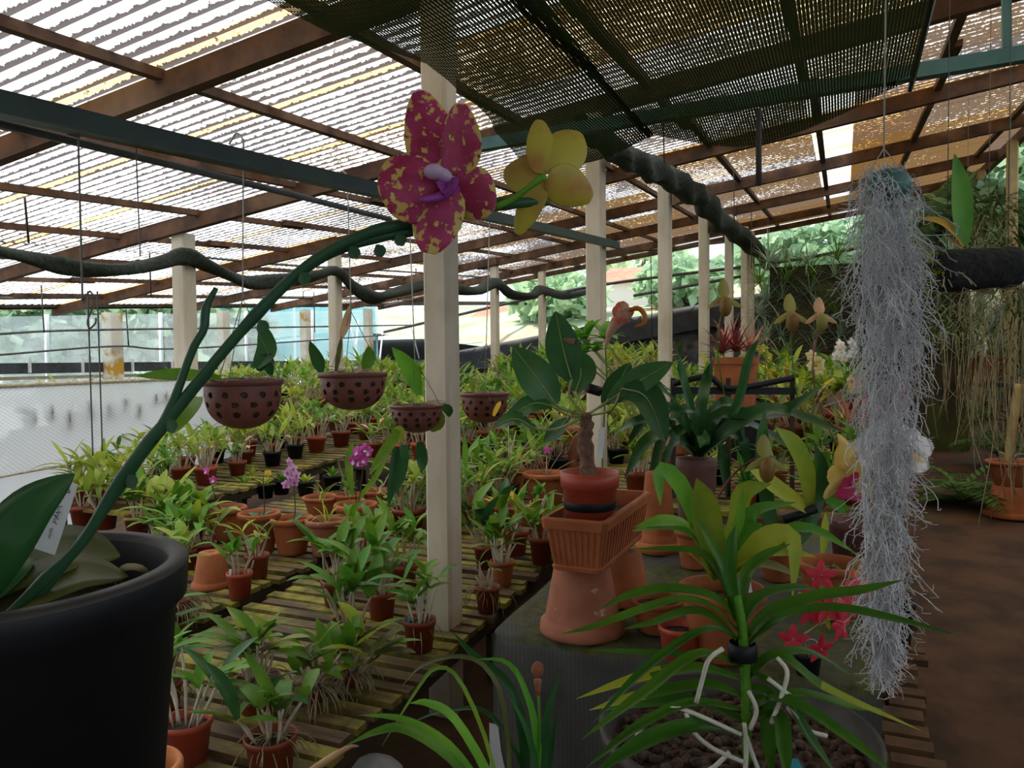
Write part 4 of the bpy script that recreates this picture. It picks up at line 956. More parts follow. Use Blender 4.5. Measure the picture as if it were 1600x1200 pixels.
basket(552, 582, 641, 106, -1.40, 'dotted brown hanging basket with a dry brown leaf standing up, second from the orchid stem', (543, 292), 2,
       [('leafd', [(502, 582, 0), (496, 560, 0), (484, 532, .02)], 20, 'e'), ('leafo', [(525, 580, 0), (530, 550, 0), (534, 525, 0)], 8, 's'), ('dryleaf', [(533, 530, 0), (541, 505, 0), (547, 475, 0)], 14, 'e'), ('leaf', [(570, 582, 0), (577, 560, 0), (576, 540, 0)], 22, 'e'), ('dryleaf', [(553, 582, 0), (568, 575, -.03), (582, 570, -.05)], 12, 'e')])
t = basket(652, 632, 676, 84, -1.36, 'dotted brown hanging basket with trailing leaves, hung before the main post', (640, 352), 3,
       [('leafl', [(655, 618, 0), (640, 575, .02), (612, 542, .03)], 26, 'e'), ('leafy', [(665, 646, .06), (678, 655, .08), (676, 675, .08)], 36, 'o'), ('leaf', [(622, 672, 0), (605, 700, .0), (577, 742, .02)], 17, 's'), ('leafb', [(620, 700, 0), (616, 740, 0), (607, 792, 0)], 16, 's'), ('leafd', [(632, 695, 0), (627, 730, 0), (618, 772, 0)], 20, 's'),
        ('leafd', [(656, 690, 0), (660, 715, 0), (659, 738, 0)], 18, 's'), ('leafd', [(690, 632, .05), (700, 640, .06), (702, 652, .06)], 16, 'e'), ('leafy', [(625, 665, 0), (622, 680, 0), (624, 692, 0)], 20, 'o')])
basket(758, 613, 661, 77, -1.40, 'dotted brown hanging basket topped with moss, right of the main post', (765, 350), 4, [('leafy', [(740, 612, 0), (738, 600, 0), (745, 590, 0)], 10, 'e'), ('leaf', [(775, 612, 0), (780, 600, 0), (775, 592, 0)], 10, 'e'), ('ylab', [(771, 650, .125), (777, 636, .125), (783, 627, .125)], 7, 's')])
for i, (x, y0, y1, v, l) in enumerate(((121, 168, 470, -1.36, 'long pale wire hooked over the steel beam and dropping past the far trees'), (137, 455, 712, -1.37, 'pair of dark wires hanging before the white panel, left one'), (152, 455, 705, -1.36, 'pair of dark wires hanging before the white panel, right one'), (211, 195, 400, -1.38, 'hair-thin wire hanging from the steel beam left of the first post'))):
    tubeobj('hanging_wire', [PV(x, y0, v), PV(x+4, (y0+y1)/2, v), PV(x+8, y1, v)], .0016 if i else .0022, M['wire'], l, 'wire', n=4)
tubeobj('wire_hook', [PV(130, 470, -1.36), PV(141, 455, -1.36), PV(147, 475, -1.36), PV(137, 500, -1.36), PV(140, 513, -1.36), PV(149, 505, -1.36), PV(150, 497, -1.36)], .002, M['wire'], 'double wire hook dangling on the pale wire before the far trees', 'hook', n=4)
# ------------------------------------------------------------------ on the meshed block
ptop, r1 = inverted(910, 984, 132, 108, HR, 'large pinkish upturned clay pot holding up the near end of the trough', 'terrap')
ptop2, r2 = inverted(0, 0, 92, 78, HR, 'orange upturned clay pot holding up the far end of the trough', 'terra', base=W(*(lambda q: (q[0], q[1]))(UV(ptop+AX*.27+AV*.05)), HR))
# trough, its long side running along the post rows
zt = max(ptop.z, ptop2.z)+.003; TL0 = P(847, 893, 2.20); n_r = P(952, 893, 2.20); wd = .205; Lg = .50
tc = V((ptop.x, ptop.y, zt)) - AX*.13 + AV*.025; T = lambda x, y, z: tc+AX*y+AV*x+V((0, 0, z))
t = thing('trough_planter', tc, 'ribbed terracotta trough propped on two upturned clay pots', 'planter'); m = MB(); H = .155; w0, w1 = .073, .096
def ring(hw, l0, l1, z, rr=.012): return [T(-hw+rr, l0, z), T(hw-rr, l0, z), T(hw, l0+rr, z), T(hw, l1-rr, z), T(hw-rr, l1, z), T(-hw+rr, l1, z), T(-hw, l1-rr, z), T(-hw, l0+rr, z)]
m.grid([ring(w0, .0, Lg-.02, 0), ring(w0+.003, -.004, Lg-.016, .012), ring(w0, .0, Lg-.02, .016), ring(w1-.008, -.016, Lg, H*.78), ring(w1, -.026, Lg+.008, H*.80), ring(w1+.003, -.029, Lg+.011, H*.97), ring(w1, -.026, Lg+.008, H), ring(w1-.012, -.012, Lg-.006, H), ring(w1-.018, -.006, Lg-.012, H*.6)], close=True)
m.f.append(tuple(range(8))[::-1]); m.m.append(0)
def rib(a, b, nrm): m.beam(a+nrm*.001, b+nrm*.001, .007, .004, up=nrm)
for i in range(9):
    q = -.85+1.7*i/8; rib(T(w0*q, .0, .02), T((w1-.008)*q, -.016, H*.77), -AX)
for i in range(16):
    q = i/15; rib(T(w0, .02+(Lg-.06)*q, .02), T(w1-.008, .0+(Lg-.02)*q, H*.77), AV)
m.build('trough_body', M['terra'], t, False)
m = MB(); m.grid([[T(s*(w1-.015), y, H*.66) for s in (-1, 1)] for y in (-.01, .1, .2, .3, .4, Lg-.01)]); m.build('potting_mix', M['soil'], t)
# red pot with black band and the big-leaved plant
c0 = T(.012, .095, H*.66+.002); d0 = depth(c0); rp = 92/2/FPX*d0; hp = .172
t = thing('potted_plant', c0, 'large-leaved knobbly-trunked plant in a red pot with black band, in the trough', 'potted plant')
m = MB(); m.lathe([(0, 0), (rp*.76, 0), (rp*.92, hp*.74), (rp*.985, hp*.745), (rp, hp), (rp*.94, hp), (rp*.90, hp*.74)], 36, c0); m.build('pot', M['redpl'], t)
m = MB(); m.lathe([(rp*.845, hp*.36), (rp*.875, hp*.37), (rp*.897, hp*.50), (rp*.885, hp*.51)], 36, c0); m.build('black_band', M['black'], t)
m = MB(); m.disc(c0+V((0, 0, hp*.80)), rp*.91, 24, z=.008); m.build('potting_mix', M['soil'], t)
D = d0; pb = c0+V((0, 0, hp*.8)); m = MB(); pts = smooth([pb, P(914, 690, D), P(917, 665, D), P(914, 645, D)], 14)
m.tube(pts, [.026-.0006*i+.004*math.sin(i*2.1) for i in range(15)], 10); m.build('trunk', M['trunk'], t)
m = MB(); m.box(P(939, 692, D-.05), V((.009, 0, .001)), V((0, .001, 0)), V((.004, 0, .045))); m.build('plant_label', M['white'], t, False)
m = MB(); m.tube([P(918, 606, D-.03), P(938, 612, D-.02)], .015, 10); m.build('black_tie', M['black'], t)
crown = P(915, 650, D)
def bigleaf(pet, pts, w_, mt='leafd', N=None, dz=0, kind='e', rib_=True, patch=None):
    L = [P(x, y, D+o+dz) for x, y, o in pts]; N = N or V((-.25, -.75, .6)); m = MB(); m.leaf(L, w_/FPX*D, N, fold=.16, kind=kind, seg=12); lf = m.build('leaf', M[mt], t)
    c = smooth(L, 12); m = MB(); m.tube([q+N.normalized()*.0012 for q in c], [.0026*(1-.8*i/12) for i in range(13)], 5); m.build('midrib', M['caneg'], lf)
    m = MB(); m.tube(smooth([crown, P(*pet[0], D+pet[1]), L[0]], 8), .004, 6); m.build('leaf_stalk', M['caneg'], lf)
    if patch:
        m = MB(); q = P(*patch, D+pts[1][2]+dz)+N.normalized()*.004; x = V((.6, 0, -.8)); y = N.normalized().cross(x).normalized(); o = len(m.v); x = y.cross(N.normalized())
        m.v += [q+x*.026*math.cos(a*PI/8)*(1+.15*math.sin(a*3))+y*.015*math.sin(a*PI/8) for a in range(16)]; m.f.append(tuple(range(16))); m.m.append(0); m.build('brown_patch', M['trunk'], lf)
bigleaf(((880, 640), 0), [(868, 632, -.02), (838, 590, -.03), (801, 541, -.02)], 58)
bigleaf(((890, 620), .02), [(893, 593, .01), (880, 545, .02), (868, 486, .04)], 56, patch=(889, 530))
bigleaf(((905, 625), .04), [(900, 612, .06), (908, 580, .08), (896, 545, .1)], 52)
bigleaf(((945, 630), -.02), [(952, 626, -.03), (1000, 595, -.06), (1052, 566, -.08)], 46, N=V((.1, -.8, .6)))
bigleaf(((955, 640), -.04), [(972, 607, -.06), (1010, 622, -.1), (1040, 694, -.14)], 58, N=V((.3, -.8, .5)))
bigleaf(((890, 650), -.02), [(862, 634, -.04), (830, 632, -.05), (778, 668, -.06)], 40, N=V((-.1, -.6, .8)))
bigleaf(((870, 670), -.05), [(834, 670, -.08), (805, 655, -.1), (769, 669, -.1)], 38, 'leafd', N=V((0, -.5, .85)))
bigleaf(((930, 640), .03), [(945, 632, .05), (965, 600, .09), (985, 566, .13)], 40)
bigleaf(((900, 640), .0), [(888, 655, .03), (868, 675, .05), (850, 690, .06)], 30)
# bright companion foliage and the pitcher behind it
t = thing('leafy_shrub', W(4.2, -1.0, .62), 'bright green leafy shrub just behind the tallest leaf of the large-leaved plant', 'shrub'); m = MB(); b = W(4.2, -1.0, .62)
br = [P(905, 560, 4.1), P(915, 530, 4.1), P(945, 530, 4.05), P(930, 550, 4.0), P(895, 540, 4.2)]
mm = MB()
for q in br: mm.tube(smooth([b, b.lerp(q, .5)+V((.05, 0, .1)), q], 8), .006, 6)
mm.build('stem', M['caneg'], t); rn = random.Random(3)
for q in br:
    for j in range(8): m.leaf(arc(q, j*2.4+rv(rn, .4), rn.uniform(.1, 1.1), .17*rn.uniform(.7, 1.2), .8), .05, seg=5)
m.build('foliage', M['leafl'], t)
t = thing('pitcher_plant', P(940, 640, 2.9), 'pale pink pitcher with a curled orange tail, beside the second white post', 'plant')
d = 2.7; m = MB(); pts = [P(946, 545, d), P(951, 525, d), P(962, 505, d), P(975, 493, d), P(988, 484, d)]; m.tube(smooth(pts, 10), [.003, .006, .009, .014, .018, .022, .025, .027, .025, .02, .012], 10); m.build('pitcher', M['nep'], t)
m = MB(); m.petal(P(970, 492, d-.01), P(974, 470, d-.02), .05, TOCAM, .2, kind='o'); m.petal(P(964, 496, d-.02), P(962, 478, d-.02), .03, TOCAM, .1, kind='o'); m.build('hood', M['nep'], t)
m = MB(); m.tube(smooth([P(984, 484, d-.02), P(998, 482, d-.02), P(1007, 492, d-.02), P(1006, 505, d-.02), P(992, 511, d-.02)], 14), [.007, .008, .009, .009, .009, .009, .009, .009, .009, .0085, .008, .0075, .007, .006, .004], 8); m.build('curled_tail', M['neo'], t)
m = MB(); m.tube(smooth([P(946, 545, d), P(948, 600, d), P(944, 650, d), P(940, 760, d)], 12), .003, 5); m.build('stalk', M['leafl'], t)
# stack right of the trough
psau = G(1028, 860, HR); t = thing('clay_saucer', psau, 'orange clay saucer under the tall upturned pot right of the trough', 'saucer'); ds = depth(psau); rs = 76/2/FPX*ds
m = MB(); m.lathe([(0, 0), (rs*.86, 0), (rs, .045), (rs*.94, .045), (rs*.82, .012), (0, .012)], 32, psau); m.build('saucer', M['terrao'], t)
inverted(0, 0, 86, 124, HR, 'tall upturned terracotta pot with flaked base, between trough and dark strappy plant', 'terra', base=psau+V((0, 0, .013))) if False else None
p = psau+V((0, 0, .0135)); m = pot_mb(rs*.79, .30, 'inv', p, 32); tag(m.build('upturned_pot', M['terra']), 'tall upturned terracotta pot on the orange saucer, right of the trough', 'pot')
t, c, r = place(1085, 886, 62, 62, HR, 'terra', 'terra', 'small terracotta pot between the orange saucer and the lime plant', 'terracotta_pot')
t, c, r = place(1026, 985, 84, 52, HR, 'terra', 'terra', 'terracotta pot half hidden behind the strappy leaves, right of the pinkish upturned pot', 'terracotta_pot')
t, c, r = place(1062, 1030, 66, 56, HR, 'tall', 'redpl', 'empty reddish bowl-shaped pot at the front edge of the block', 'plant_pot')
# big terracotta pot of the lime plant
tl, cl, r = place(1128, 1024, 136, 112, HR, 'terra', 'terra', 'lime-leaved orchid with broad folded leaves in a large terracotta pot on the block', 'potted_orchid', 36)
dl = depth(cl)
def pleaf(t, pts, w_, mt, d, N=TOCAM, kind='s', fold=.2, seg=10, name='leaf'):
    m = MB(); L = [P(q[0], q[1], d+(q[2] if len(q) > 2 else 0)) for q in pts]; m.leaf(L, w_/FPX*d, N, fold=fold, kind=kind, seg=seg); return m.build(name, M[mt], t)
UPN = V((0, -.45, .9)); SIDE = V((.2, -.9, .3))
for pts, w_, mt, N, k in (
    ([(1120, 905), (1095, 830, -.02), (1060, 755, -.05), (1030, 738, -.1), (1032, 790, -.14)], 30, 'leafl', SIDE, 's'),
    ([(1125, 905), (1110, 850, -.03), (1100, 790, -.05), (1088, 747, -.1)], 46, 'leafy', TOCAM, 's'),
    ([(1120, 900), (1080, 828, -.05), (1040, 815, -.1), (991, 824, -.12)], 30, 'leafl', UPN, 's'),
    ([(1120, 900), (1085, 842, -.05), (1040, 822, -.1), (988, 830, -.15)], 26, 'leafl', UPN, 's'),
    ([(1125, 900), (1150, 820, .0), (1160, 770, -.02), (1205, 756, -.06)], 34, 'leafy', SIDE, 's'),
    ([(1130, 905), (1170, 840, -.03), (1180, 800, -.05), (1245, 785, -.1)], 34, 'leafl', UPN, 's'),
    ([(1135, 905), (1180, 850, -.08), (1215, 835, -.1), (1240, 850, -.12), (1238, 935, -.14)], 32, 'leafy', SIDE, 's'),
    ([(1135, 905), (1190, 850, -.04), (1260, 825, -.06), (1338, 865, -.12)], 26, 'leafl', UPN, 's'),
    ([(1130, 905), (1170, 870, -.06), (1225, 862, -.1), (1275, 870, -.12)], 26, 'leafy', UPN, 's'),
    ([(1120, 905), (1080, 868, -.1), (1070, 863, -.12)], 20, 'leafy', UPN, 'e'),
    ([(1125, 900), (1140, 850, -.05), (1155, 810, -.08), (1160, 760, -.1)], 18, 'leafl', SIDE, 's'),
    ([(1130, 905), (1160, 880, .02), (1210, 885, .0), (1255, 905, .0)], 22, 'leafo', UPN, 's')):
    pleaf(tl, pts, w_, mt, dl, N, k)
m = MB(); m.box(P(1167, 909, dl-.13), V((.009, 0, .002)), V((0, .001, 0)), V((-.004, .003, .028))); m.build('plant_label', M['white'], tl, False)
# slipper flower on its purple stalk
m = MB(); m.tube(smooth([P(1118, 785, dl), P(1135, 755, dl), P(1155, 733, dl), P(1180, 716, dl)], 10), .003, 6); m.build('flower_stem', M['bromd'], tl)
def slipper(par, x, y, d, s, mats=('slip', 'slipp')):
    m = MB(); c = P(x, y, d); k = s/FPX*d
    m.petal(c, c+V((0, .2*k, .55*k)), .38*k, TOCAM, .1); m.petal(c, c+V((-.55*k, 0, -.35*k)), .17*k, TOCAM, .1, kind='s'); m.petal(c, c+V((.55*k, 0, -.35*k)), .17*k, TOCAM, .1, kind='s')
    f = m.build('slipper_flower', M[mats[0]], par); m = MB(); m.ball(c+V((0, -.12*k, -.3*k)), .2*k, .2*k, .32*k, 10); m.build('pouch', M[mats[1]], f); return f
slipper(tl, 1196, 715, dl-.05, 62)
# two yellow-green broad leaves of the neighbour
tn, cn, r = place(1215, 905, 66, 60, HR, 'terra', 'terra', 'orchid with two wide yellow-green curved leaves behind the lime plant', 'potted_orchid')
dn = depth(cn)
for pts, w_, mt, N in (([(1265, 790, 0), (1258, 735, -.05), (1240, 695, -.08), (1212, 668, -.1)], 32, 'leafy', SIDE), ([(1268, 800, 0), (1230, 775, -.05), (1195, 750, -.08), (1172, 735, -.1)], 34, 'leafy', V((.2, -.7, .6))), ([(1220, 860, 0), (1200, 800, 0), (1190, 700, 0), (1195, 640, 0)], 26, 'leafd', SIDE), ([(1230, 860, 0), (1262, 820, 0), (1285, 740, .02), (1270, 690, .02)], 24, 'leafd', SIDE), ([(1222, 860, 0), (1240, 840, 0), (1262, 800, 0)], 20, 'leafo', SIDE)):
    pleaf(tn, pts, w_, mt, dn, N)
m = MB(); m.tube([P(1225, 812, dn-.02), P(1275, 795, dn-.02)], .016, 8); m.build('black_tie', M['black'], tn)
# right terracotta pot, purple pot with the yellow and crimson flower
to, co, r = place(1299, 958, 104, 84, HR, 'terra', 'terra', 'terracotta pot of bark with a yellow-green shoot, under the yellow and crimson flower', 'potted_orchid', 32)
do = depth(co); rosette(to, co, random.Random(12), 5, .05, .015, 'leafo', .3); pleaf(to, [(1285, 865), (1288, 830), (1290, 800)], 14, 'leafy', do, SIDE)
roots(to, co+V((0, 0, .01)), random.Random(2), 18, .05, .03)
tp, cp, r = place(1338, 900, 82, 92, HR, 'tall', 'purpl', 'dull purple pot behind the hanging moss with the yellow and crimson flower', 'potted_orchid', 32)
dp = depth(cp); roots(tp, cp+V((0, 0, .01)), random.Random(3), 20, .07, .05); m = MB(); m.tube(smooth([cp, P(1345, 780, dp), P(1330, 752, dp)], 8), .004, 6); m.build('flower_stem', M['leafl'], tp)
c = P(1322, 745, dp-.06); k = dp/FPX; m = MB()
for x, y, w_ in ((1312, 690, 28), (1290, 740, 34), (1356, 725, 40), (1284, 778, 18), (1362, 775, 22)):
    m.petal(c, P(x, y, dp-.08), w_*k, TOCAM, .12, kind='p')
fl = m.build('flower', M['catty'], tp); m = MB(); m.petal(c+TOCAM*.02, P(1330, 785, dp-.14), 48*k, TOCAM, .15, ruf=.09, seg=9, kind='f'); m.petal(c+TOCAM*.02, P(1342, 752, dp-.12), 26*k, TOCAM, .2, seg=6); m.build('lip', M['cattm'], fl)
m = MB(); m.petal(P(1337, 715, dp-.02), P(1306, 678, dp), 16*k, SIDE, .1, kind='s'); m.petal(P(1338, 708, dp), P(1340, 690, dp), 30*k, TOCAM, .1); m.build('flower', M['catty'], tp)
pleaf(tp, [(1320, 800), (1290, 760), (1283, 725), (1290, 705)], 36, 'leafl', dp+.03, TOCAM, 'e')
# white ruffled flowers
tw, cw, r = place(*PXY(W(2.95, .165, .36)), 60, 70, .36, 'tall', 'black', 'black pot behind the hanging moss with large white frilled flowers', 'potted_orchid')
dw = 2.55; m = MB(); m.tube(smooth([cw, P(1385, 790, dw), P(1400, 730, dw)], 8), .005, 6); m.build('flower_stem', M['leafl'], tw)
for (x, y, s, N) in ((1428, 706, 36, V((.2, -1, .1))), (1392, 690, 40, V((-.1, -1, .2))), (1372, 705, 34, V((-.4, -1, 0))), (1402, 742, 32, V((.2, -1, -.2)))):
    c = P(x, y, dw-.03); k = dw/FPX; f = blossom(tw, c, N, s*k, 'whitep', None, 5, 'flower', wd=1.15, ruf=.12); m = MB(); m.petal(c+N.normalized()*.012, c+N.normalized()*.03-V((0, 0, s*k*.5)), s*k*.5, N, .3, kind='o'); m.build('throat', M['catty'], f)
# magenta and yellow blooms further back behind the moss
tg, cg, r = place(*PXY(W(3.95, .03, .62)), 46, 60, .62, 'tall', 'brown', 'brown pot behind the hanging moss with small magenta blooms', 'potted_orchid')
dg = 3.3; m = MB(); m.tube(smooth([cg, P(1405, 720, dg), P(1408, 610, dg)], 8), .004, 6); m.build('flower_stem', M['leaf'], tg)
for i, (x, y) in enumerate(((1404, 605), (1412, 614), (1398, 618), (1410, 630), (1402, 640), (1411, 641))): blossom(tg, P(x, y, dg), TOCAM+V((rv(RN, .5), 0, 0)), .034, 'magp', 'cattm')
# red spray
tr_, cr, r = place(1262, 1052, 44, 34, HR, 'tall', 'black', 'low black pot with the arching spray of red star flowers', 'potted_orchid')
dr = 1.82; m = MB(); m.tube(smooth([cr, P(1255, 995, dr), P(1280, 975, dr), P(1318, 925, dr), P(1335, 880, dr), P(1342, 865, dr)], 16), .0032, 6); m.build('flower_stem', M['caneg'], tr_)
for x, y, N in ((1284, 900, V((-.2, -1, .3))), (1262, 938, V((.4, -1, 0))), (1295, 950, V((-.3, -1, .4))), (1325, 945, V((.5, -1, .2))), (1240, 1000, V((-.3, -1, .2))), (1268, 958, V((.1, -1, -.3))), (1315, 980, V((.6, -1, 0))), (1283, 1015, V((.3, -1, -.2))), (1340, 915, V((.5, -1, .5)))):
    c = P(x, y, dr-.06+rv(RN, .03)); N = N.normalized(); f = blossom(tr_, c, N, .036, 'redp', None, 5, 'flower', wd=.55)
    m = MB(); m.tube(smooth([c+N*.004, c-N*.02+V((0, .01, .01)), c-N*.04+V((rv(RN, .02), .02, -.015))], 5), .0016, 4); m.build('spur', M['pinkp'], f)
for x, y in ((1346, 886), (1348, 876), (1302, 893), (1340, 895)): m = MB(); m.ball(P(x, y, dr-.02), .006, n=6); m.build('bud', M['catty'], tr_)
pleaf(tr_, [(1270, 940), (1285, 955), (1297, 985)], 16, 'leafy', dr, SIDE, 'e'); pleaf(tr_, [(1290, 955), (1300, 935), (1270, 905)], 14, 'leafy', dr, SIDE, 'e')
# dark strappy plant
ts = thing('potted_orchid', P(1088, 792, 3.15), 'big dark strappy plant in a ribbed purplish pot behind the lime plant', 'potted plant'); ps = P(1088, 792, 3.15); zb = HR+SL*UV(ps)[0]
ps = V((ps.x, ps.y, zb)); ts.location = ps; WORLD[ts.name] = ps; hh = P(1088, 716, 3.15).z-zb
m = MB(); rr = .082; m.lathe([(0, 0), (rr*.8, 0)]+[(rr*(.84+.16*i/8)+(.003 if i % 2 else 0), hh*(.2+.8*i/8)) for i in range(9)]+[(rr*.92, hh), (rr*.88, hh*.85)], 30, ps); m.build('pot', M['purpl'], ts)
m = MB(); m.disc(ps+V((0, 0, hh*.9)), rr*.9, 20, z=.01); m.build('potting_mix', M['soil'], ts); dsx = 3.12
for pts, w_, mt in (([(1088, 712), (1060, 640), (1030, 605), (1000, 585)], 16, 'leafb'), ([(1088, 712), (1062, 650), (1020, 640), (978, 700)], 22, 'leafb'), ([(1088, 712), (1070, 660), (1040, 670), (1005, 790)], 18, 'leafb'), ([(1088, 712), (1050, 680), (1010, 690), (975, 750)], 20, 'leafb'),
                   ([(1088, 712), (1095, 640), (1105, 590), (1120, 555)], 15, 'leafb'), ([(1092, 712), (1120, 650), (1180, 650), (1230, 640), (1290, 600)], 24, 'leafb'), ([(1092, 712), (1140, 670), (1200, 640), (1260, 655), (1330, 680)], 24, 'leafb'), ([(1092, 712), (1130, 680), (1160, 690), (1170, 760)], 20, 'leafb'),
                   ([(1090, 712), (1090, 660), (1075, 640), (1050, 650)], 20, 'leafd'), ([(1090, 712), (1105, 660), (1130, 630), (1150, 640), (1165, 700)], 20, 'leafd'), ([(1090, 712), (1070, 690), (1050, 700), (1030, 740)], 18, 'leafb'), ([(1090, 712), (1115, 690), (1130, 720), (1135, 780)], 18, 'leafb'),
                   ([(1090, 712), (1040, 660), (990, 660), (950, 690)], 16, 'leafb'), ([(1090, 712), (1150, 660), (1220, 690), (1280, 720)], 20, 'leafd'), ([(1090, 712), (1145, 650), (1170, 560), (1185, 530)], 12, 'leafd'), ([(1088, 712), (1080, 640), (1060, 560), (1068, 525)], 12, 'leafd'), ([(1088, 712), (1100, 690), (1085, 670), (1060, 675), (1040, 720)], 18, 'leafd')):
    pleaf(ts, [(x, y, rv(RN, .12) if i else 0) for i, (x, y) in enumerate(pts)], w_*1.15, mt, dsx, V((0, -.6, .75)), 's', .3)
# black rail with ties
t = thing('black_rail', W(*UV(P(1145, 610, 3.7)), .62), 'pair of black strapped rails crossing in front of the square clay planter', 'rail'); d = 3.7
m = MB(); m.beam(P(1048, 610, d), P(1245, 611, d), .026, .034); m.build('bar', M['black'], t, False); m = MB(); m.tube(smooth([P(1052, 600, d-.03), P(1105, 588, d-.03), P(1133, 606, d-.03), P(1180, 602, d-.03), P(1240, 590, d-.03)], 16), .016, 6); m.build('strap', M['black'], t)
for x in (1052, 1138, 1238):
    a = P(x, 610, d+.03); m = MB(); m.beam(V((a.x, a.y, .62+SL*UV(a)[0])), V((a.x, a.y, a.z+.06)), .022, .022, up=AX); m.build('stake', M['wooddk'], t, False)
# square planter with bromeliads on a crate
pp = P(1150, 640, 4.7); zb = .62+SL*UV(pp)[0]; t = thing('plastic_crate', V((pp.x, pp.y, zb)), 'dark crate carrying the square clay planter of pink bromeliads', 'crate')
m = MB(); m.box(V((pp.x, pp.y, (zb+pp.z)/2)), AX*.13, AV*.15, V((0, 0, (pp.z-zb)/2))); m.build('crate_body', M['black'], t, False)
tb = thing('square_planter', pp+V((0, 0, .001)), 'square clay planter packed with pink and dark red bromeliads', 'planter'); hh = 82/FPX*4.7; a = 38/FPX*4.7*.8
m = MB(); sq = lambda s, z: [pp+AX*x*s+AV*y*s+V((0, 0, z)) for x, y in ((-1, -1), (1, -1), (1, 1), (-1, 1))]
m.grid([sq(a*.86, 0), sq(a*.98, hh*.86), sq(a*1.05, hh*.87), sq(a*1.05, hh), sq(a*.95, hh), sq(a*.9, hh*.85)], close=True); m.f.append((3, 2, 1, 0)); m.m.append(0); m.build('planter_body', M['terra'], tb, False)
m = MB(); m.grid([[pp+AX*x*a*.93+AV*y*a*.93+V((0, 0, hh*.92)) for x in (-1, 1)] for y in (-1, 1)]); m.build('potting_mix', M['soil'], tb)
for i, (x, y, mt, n) in enumerate(((1128, 553, 'bromd', 22), (1150, 550, 'bromd', 24), (1172, 552, 'brom', 24), (1140, 545, 'brom', 20))): rosette(tb, P(x, y, 4.65+.05*i), random.Random(i), n, .22, .026, mt, .15, name='bromeliad')
# ------------------------------------------------------------------ vanda in the gravel tub
tcn = P(1150, 1140, 1.52); R_ = .262; gz = 0 ; u_, v_ = UV(tcn); base = W(u_, v_, 0); Ht = tcn.z-base.z
t = thing('plinth', base, 'low plinth under the gravel tub', 'plinth'); m = MB(); m.ubox(u_-.2, u_+.2, v_-.2, v_+.2, 0, Ht-.30); m.build('plinth_body', M['conc'], t, False)
tub = thing('gravel_tub', base+V((0, 0, Ht-.295)), 'round black tub of dark gravel in front of the meshed block', 'tub'); tb0 = base+V((0, 0, Ht-.295))
m = MB(); m.lathe([(0, 0), (R_*.8, 0), (R_*.96, .27), (R_*1.02, .275), (R_*1.03, .30), (R_*.97, .30), (R_*.92, .25)], 48, tb0); m.build('tub_body', M['rim'], tub)
m = MB(); rn = random.Random(5)
m.disc(tb0+V((0, 0, .255)), R_*.94, 32)
for i in range(420):
    a = rn.uniform(0, 6.28); q = math.sqrt(rn.random())*R_*.88; c = tb0+V((q*math.cos(a), q*math.sin(a), .26+rv(rn, .006))); s = rn.uniform(.008, .016); m.ball(c, s, s*rn.uniform(.6, 1), s*.7, 5)
g = m.build('gravel', M['gravel'], tub); g['kind'] = 'stuff'
dv = 1.42
vt = thing('vanda_orchid', P(1166, 1172, dv), 'tall strap-leaved orchid with white aerial roots and a black tie, growing from the gravel tub', 'potted plant')
m = MB(); m.tube(smooth([P(1168, 1190, dv+.03), P(1166, 1130, dv), P(1165, 1050, dv), P(1160, 985, dv), P(1150, 930, dv)], 14), .0095, 8); m.build('stem', M['leafl'], vt)
m = MB(); m.lathe([(.024, -.016), (.027, -.014), (.027, .014), (.024, .016)], 16, P(1160, 1017, dv)); m.build('black_tie', M['black'], vt)
VL = [([(1160, 985), (1122, 940), (1060, 923), (990, 930), (938, 952)], 20, -.02), ([(1155, 990), (1110, 948), (1060, 938), (1000, 955), (930, 980), (876, 991)], 15, -.1), ([(1150, 1000), (1110, 965), (1075, 957), (1020, 975), (974, 983)], 18, .05),
      ([(1170, 1008), (1225, 965), (1300, 952), (1400, 970), (1505, 996)], 18, -.12), ([(1162, 1000), (1205, 958), (1280, 934), (1345, 925), (1412, 906)], 22, .0), ([(1150, 970), (1128, 900), (1100, 870), (1060, 860), (985, 858)], 18, .1), ([(1150, 960), (1135, 900), (1110, 850), (1085, 805)], 20, .06),
      ([(1157, 960), (1165, 900), (1195, 870), (1235, 850)], 18, .06), ([(1158, 975), (1185, 935), (1240, 920), (1290, 925)], 18, .1), ([(1152, 960), (1140, 910), (1142, 860), (1150, 820)], 18, .0), ([(1160, 1030), (1100, 1026), (1000, 1021), (917, 1015)], 13, .1),
      ([(1156, 1062), (1090, 1046), (1010, 1058), (900, 1092)], 20, -.05), ([(1158, 1088), (1100, 1072), (1000, 1090), (920, 1110)], 20, .02), ([(1158, 1042), (1090, 1024), (1005, 1085), (908, 1156)], 17, -.12), ([(1160, 1128), (1090, 1098), (1000, 1102), (940, 1110)], 20, .08),
      ([(1158, 1110), (1080, 1100), (1000, 1135), (915, 1200)], 16, -.1), ([(1160, 1150), (1090, 1137), (1010, 1160), (920, 1215)], 26, -.16), ([(1168, 1060), (1215, 1025), (1290, 1078), (1440, 1142)], 18, -.06), ([(1172, 1095), (1250, 1085), (1330, 1105), (1385, 1110)], 17, .05),
      ([(1172, 1112), (1225, 1094), (1310, 1145), (1400, 1212)], 20, -.15), ([(1172, 1050), (1225, 1085), (1262, 1150), (1310, 1215)], 17, -.08), ([(1168, 1130), (1215, 1120), (1225, 1170), (1230, 1220)], 20, -.15), ([(1165, 1060), (1200, 1030), (1260, 1020), (1330, 1055)], 17, .08),
      ([(1160, 1000), (1100, 985), (1010, 1045), (925, 1130)], 13, -.16), ([(1170, 1075), (1200, 1090), (1200, 1150), (1205, 1215)], 22, -.02)]
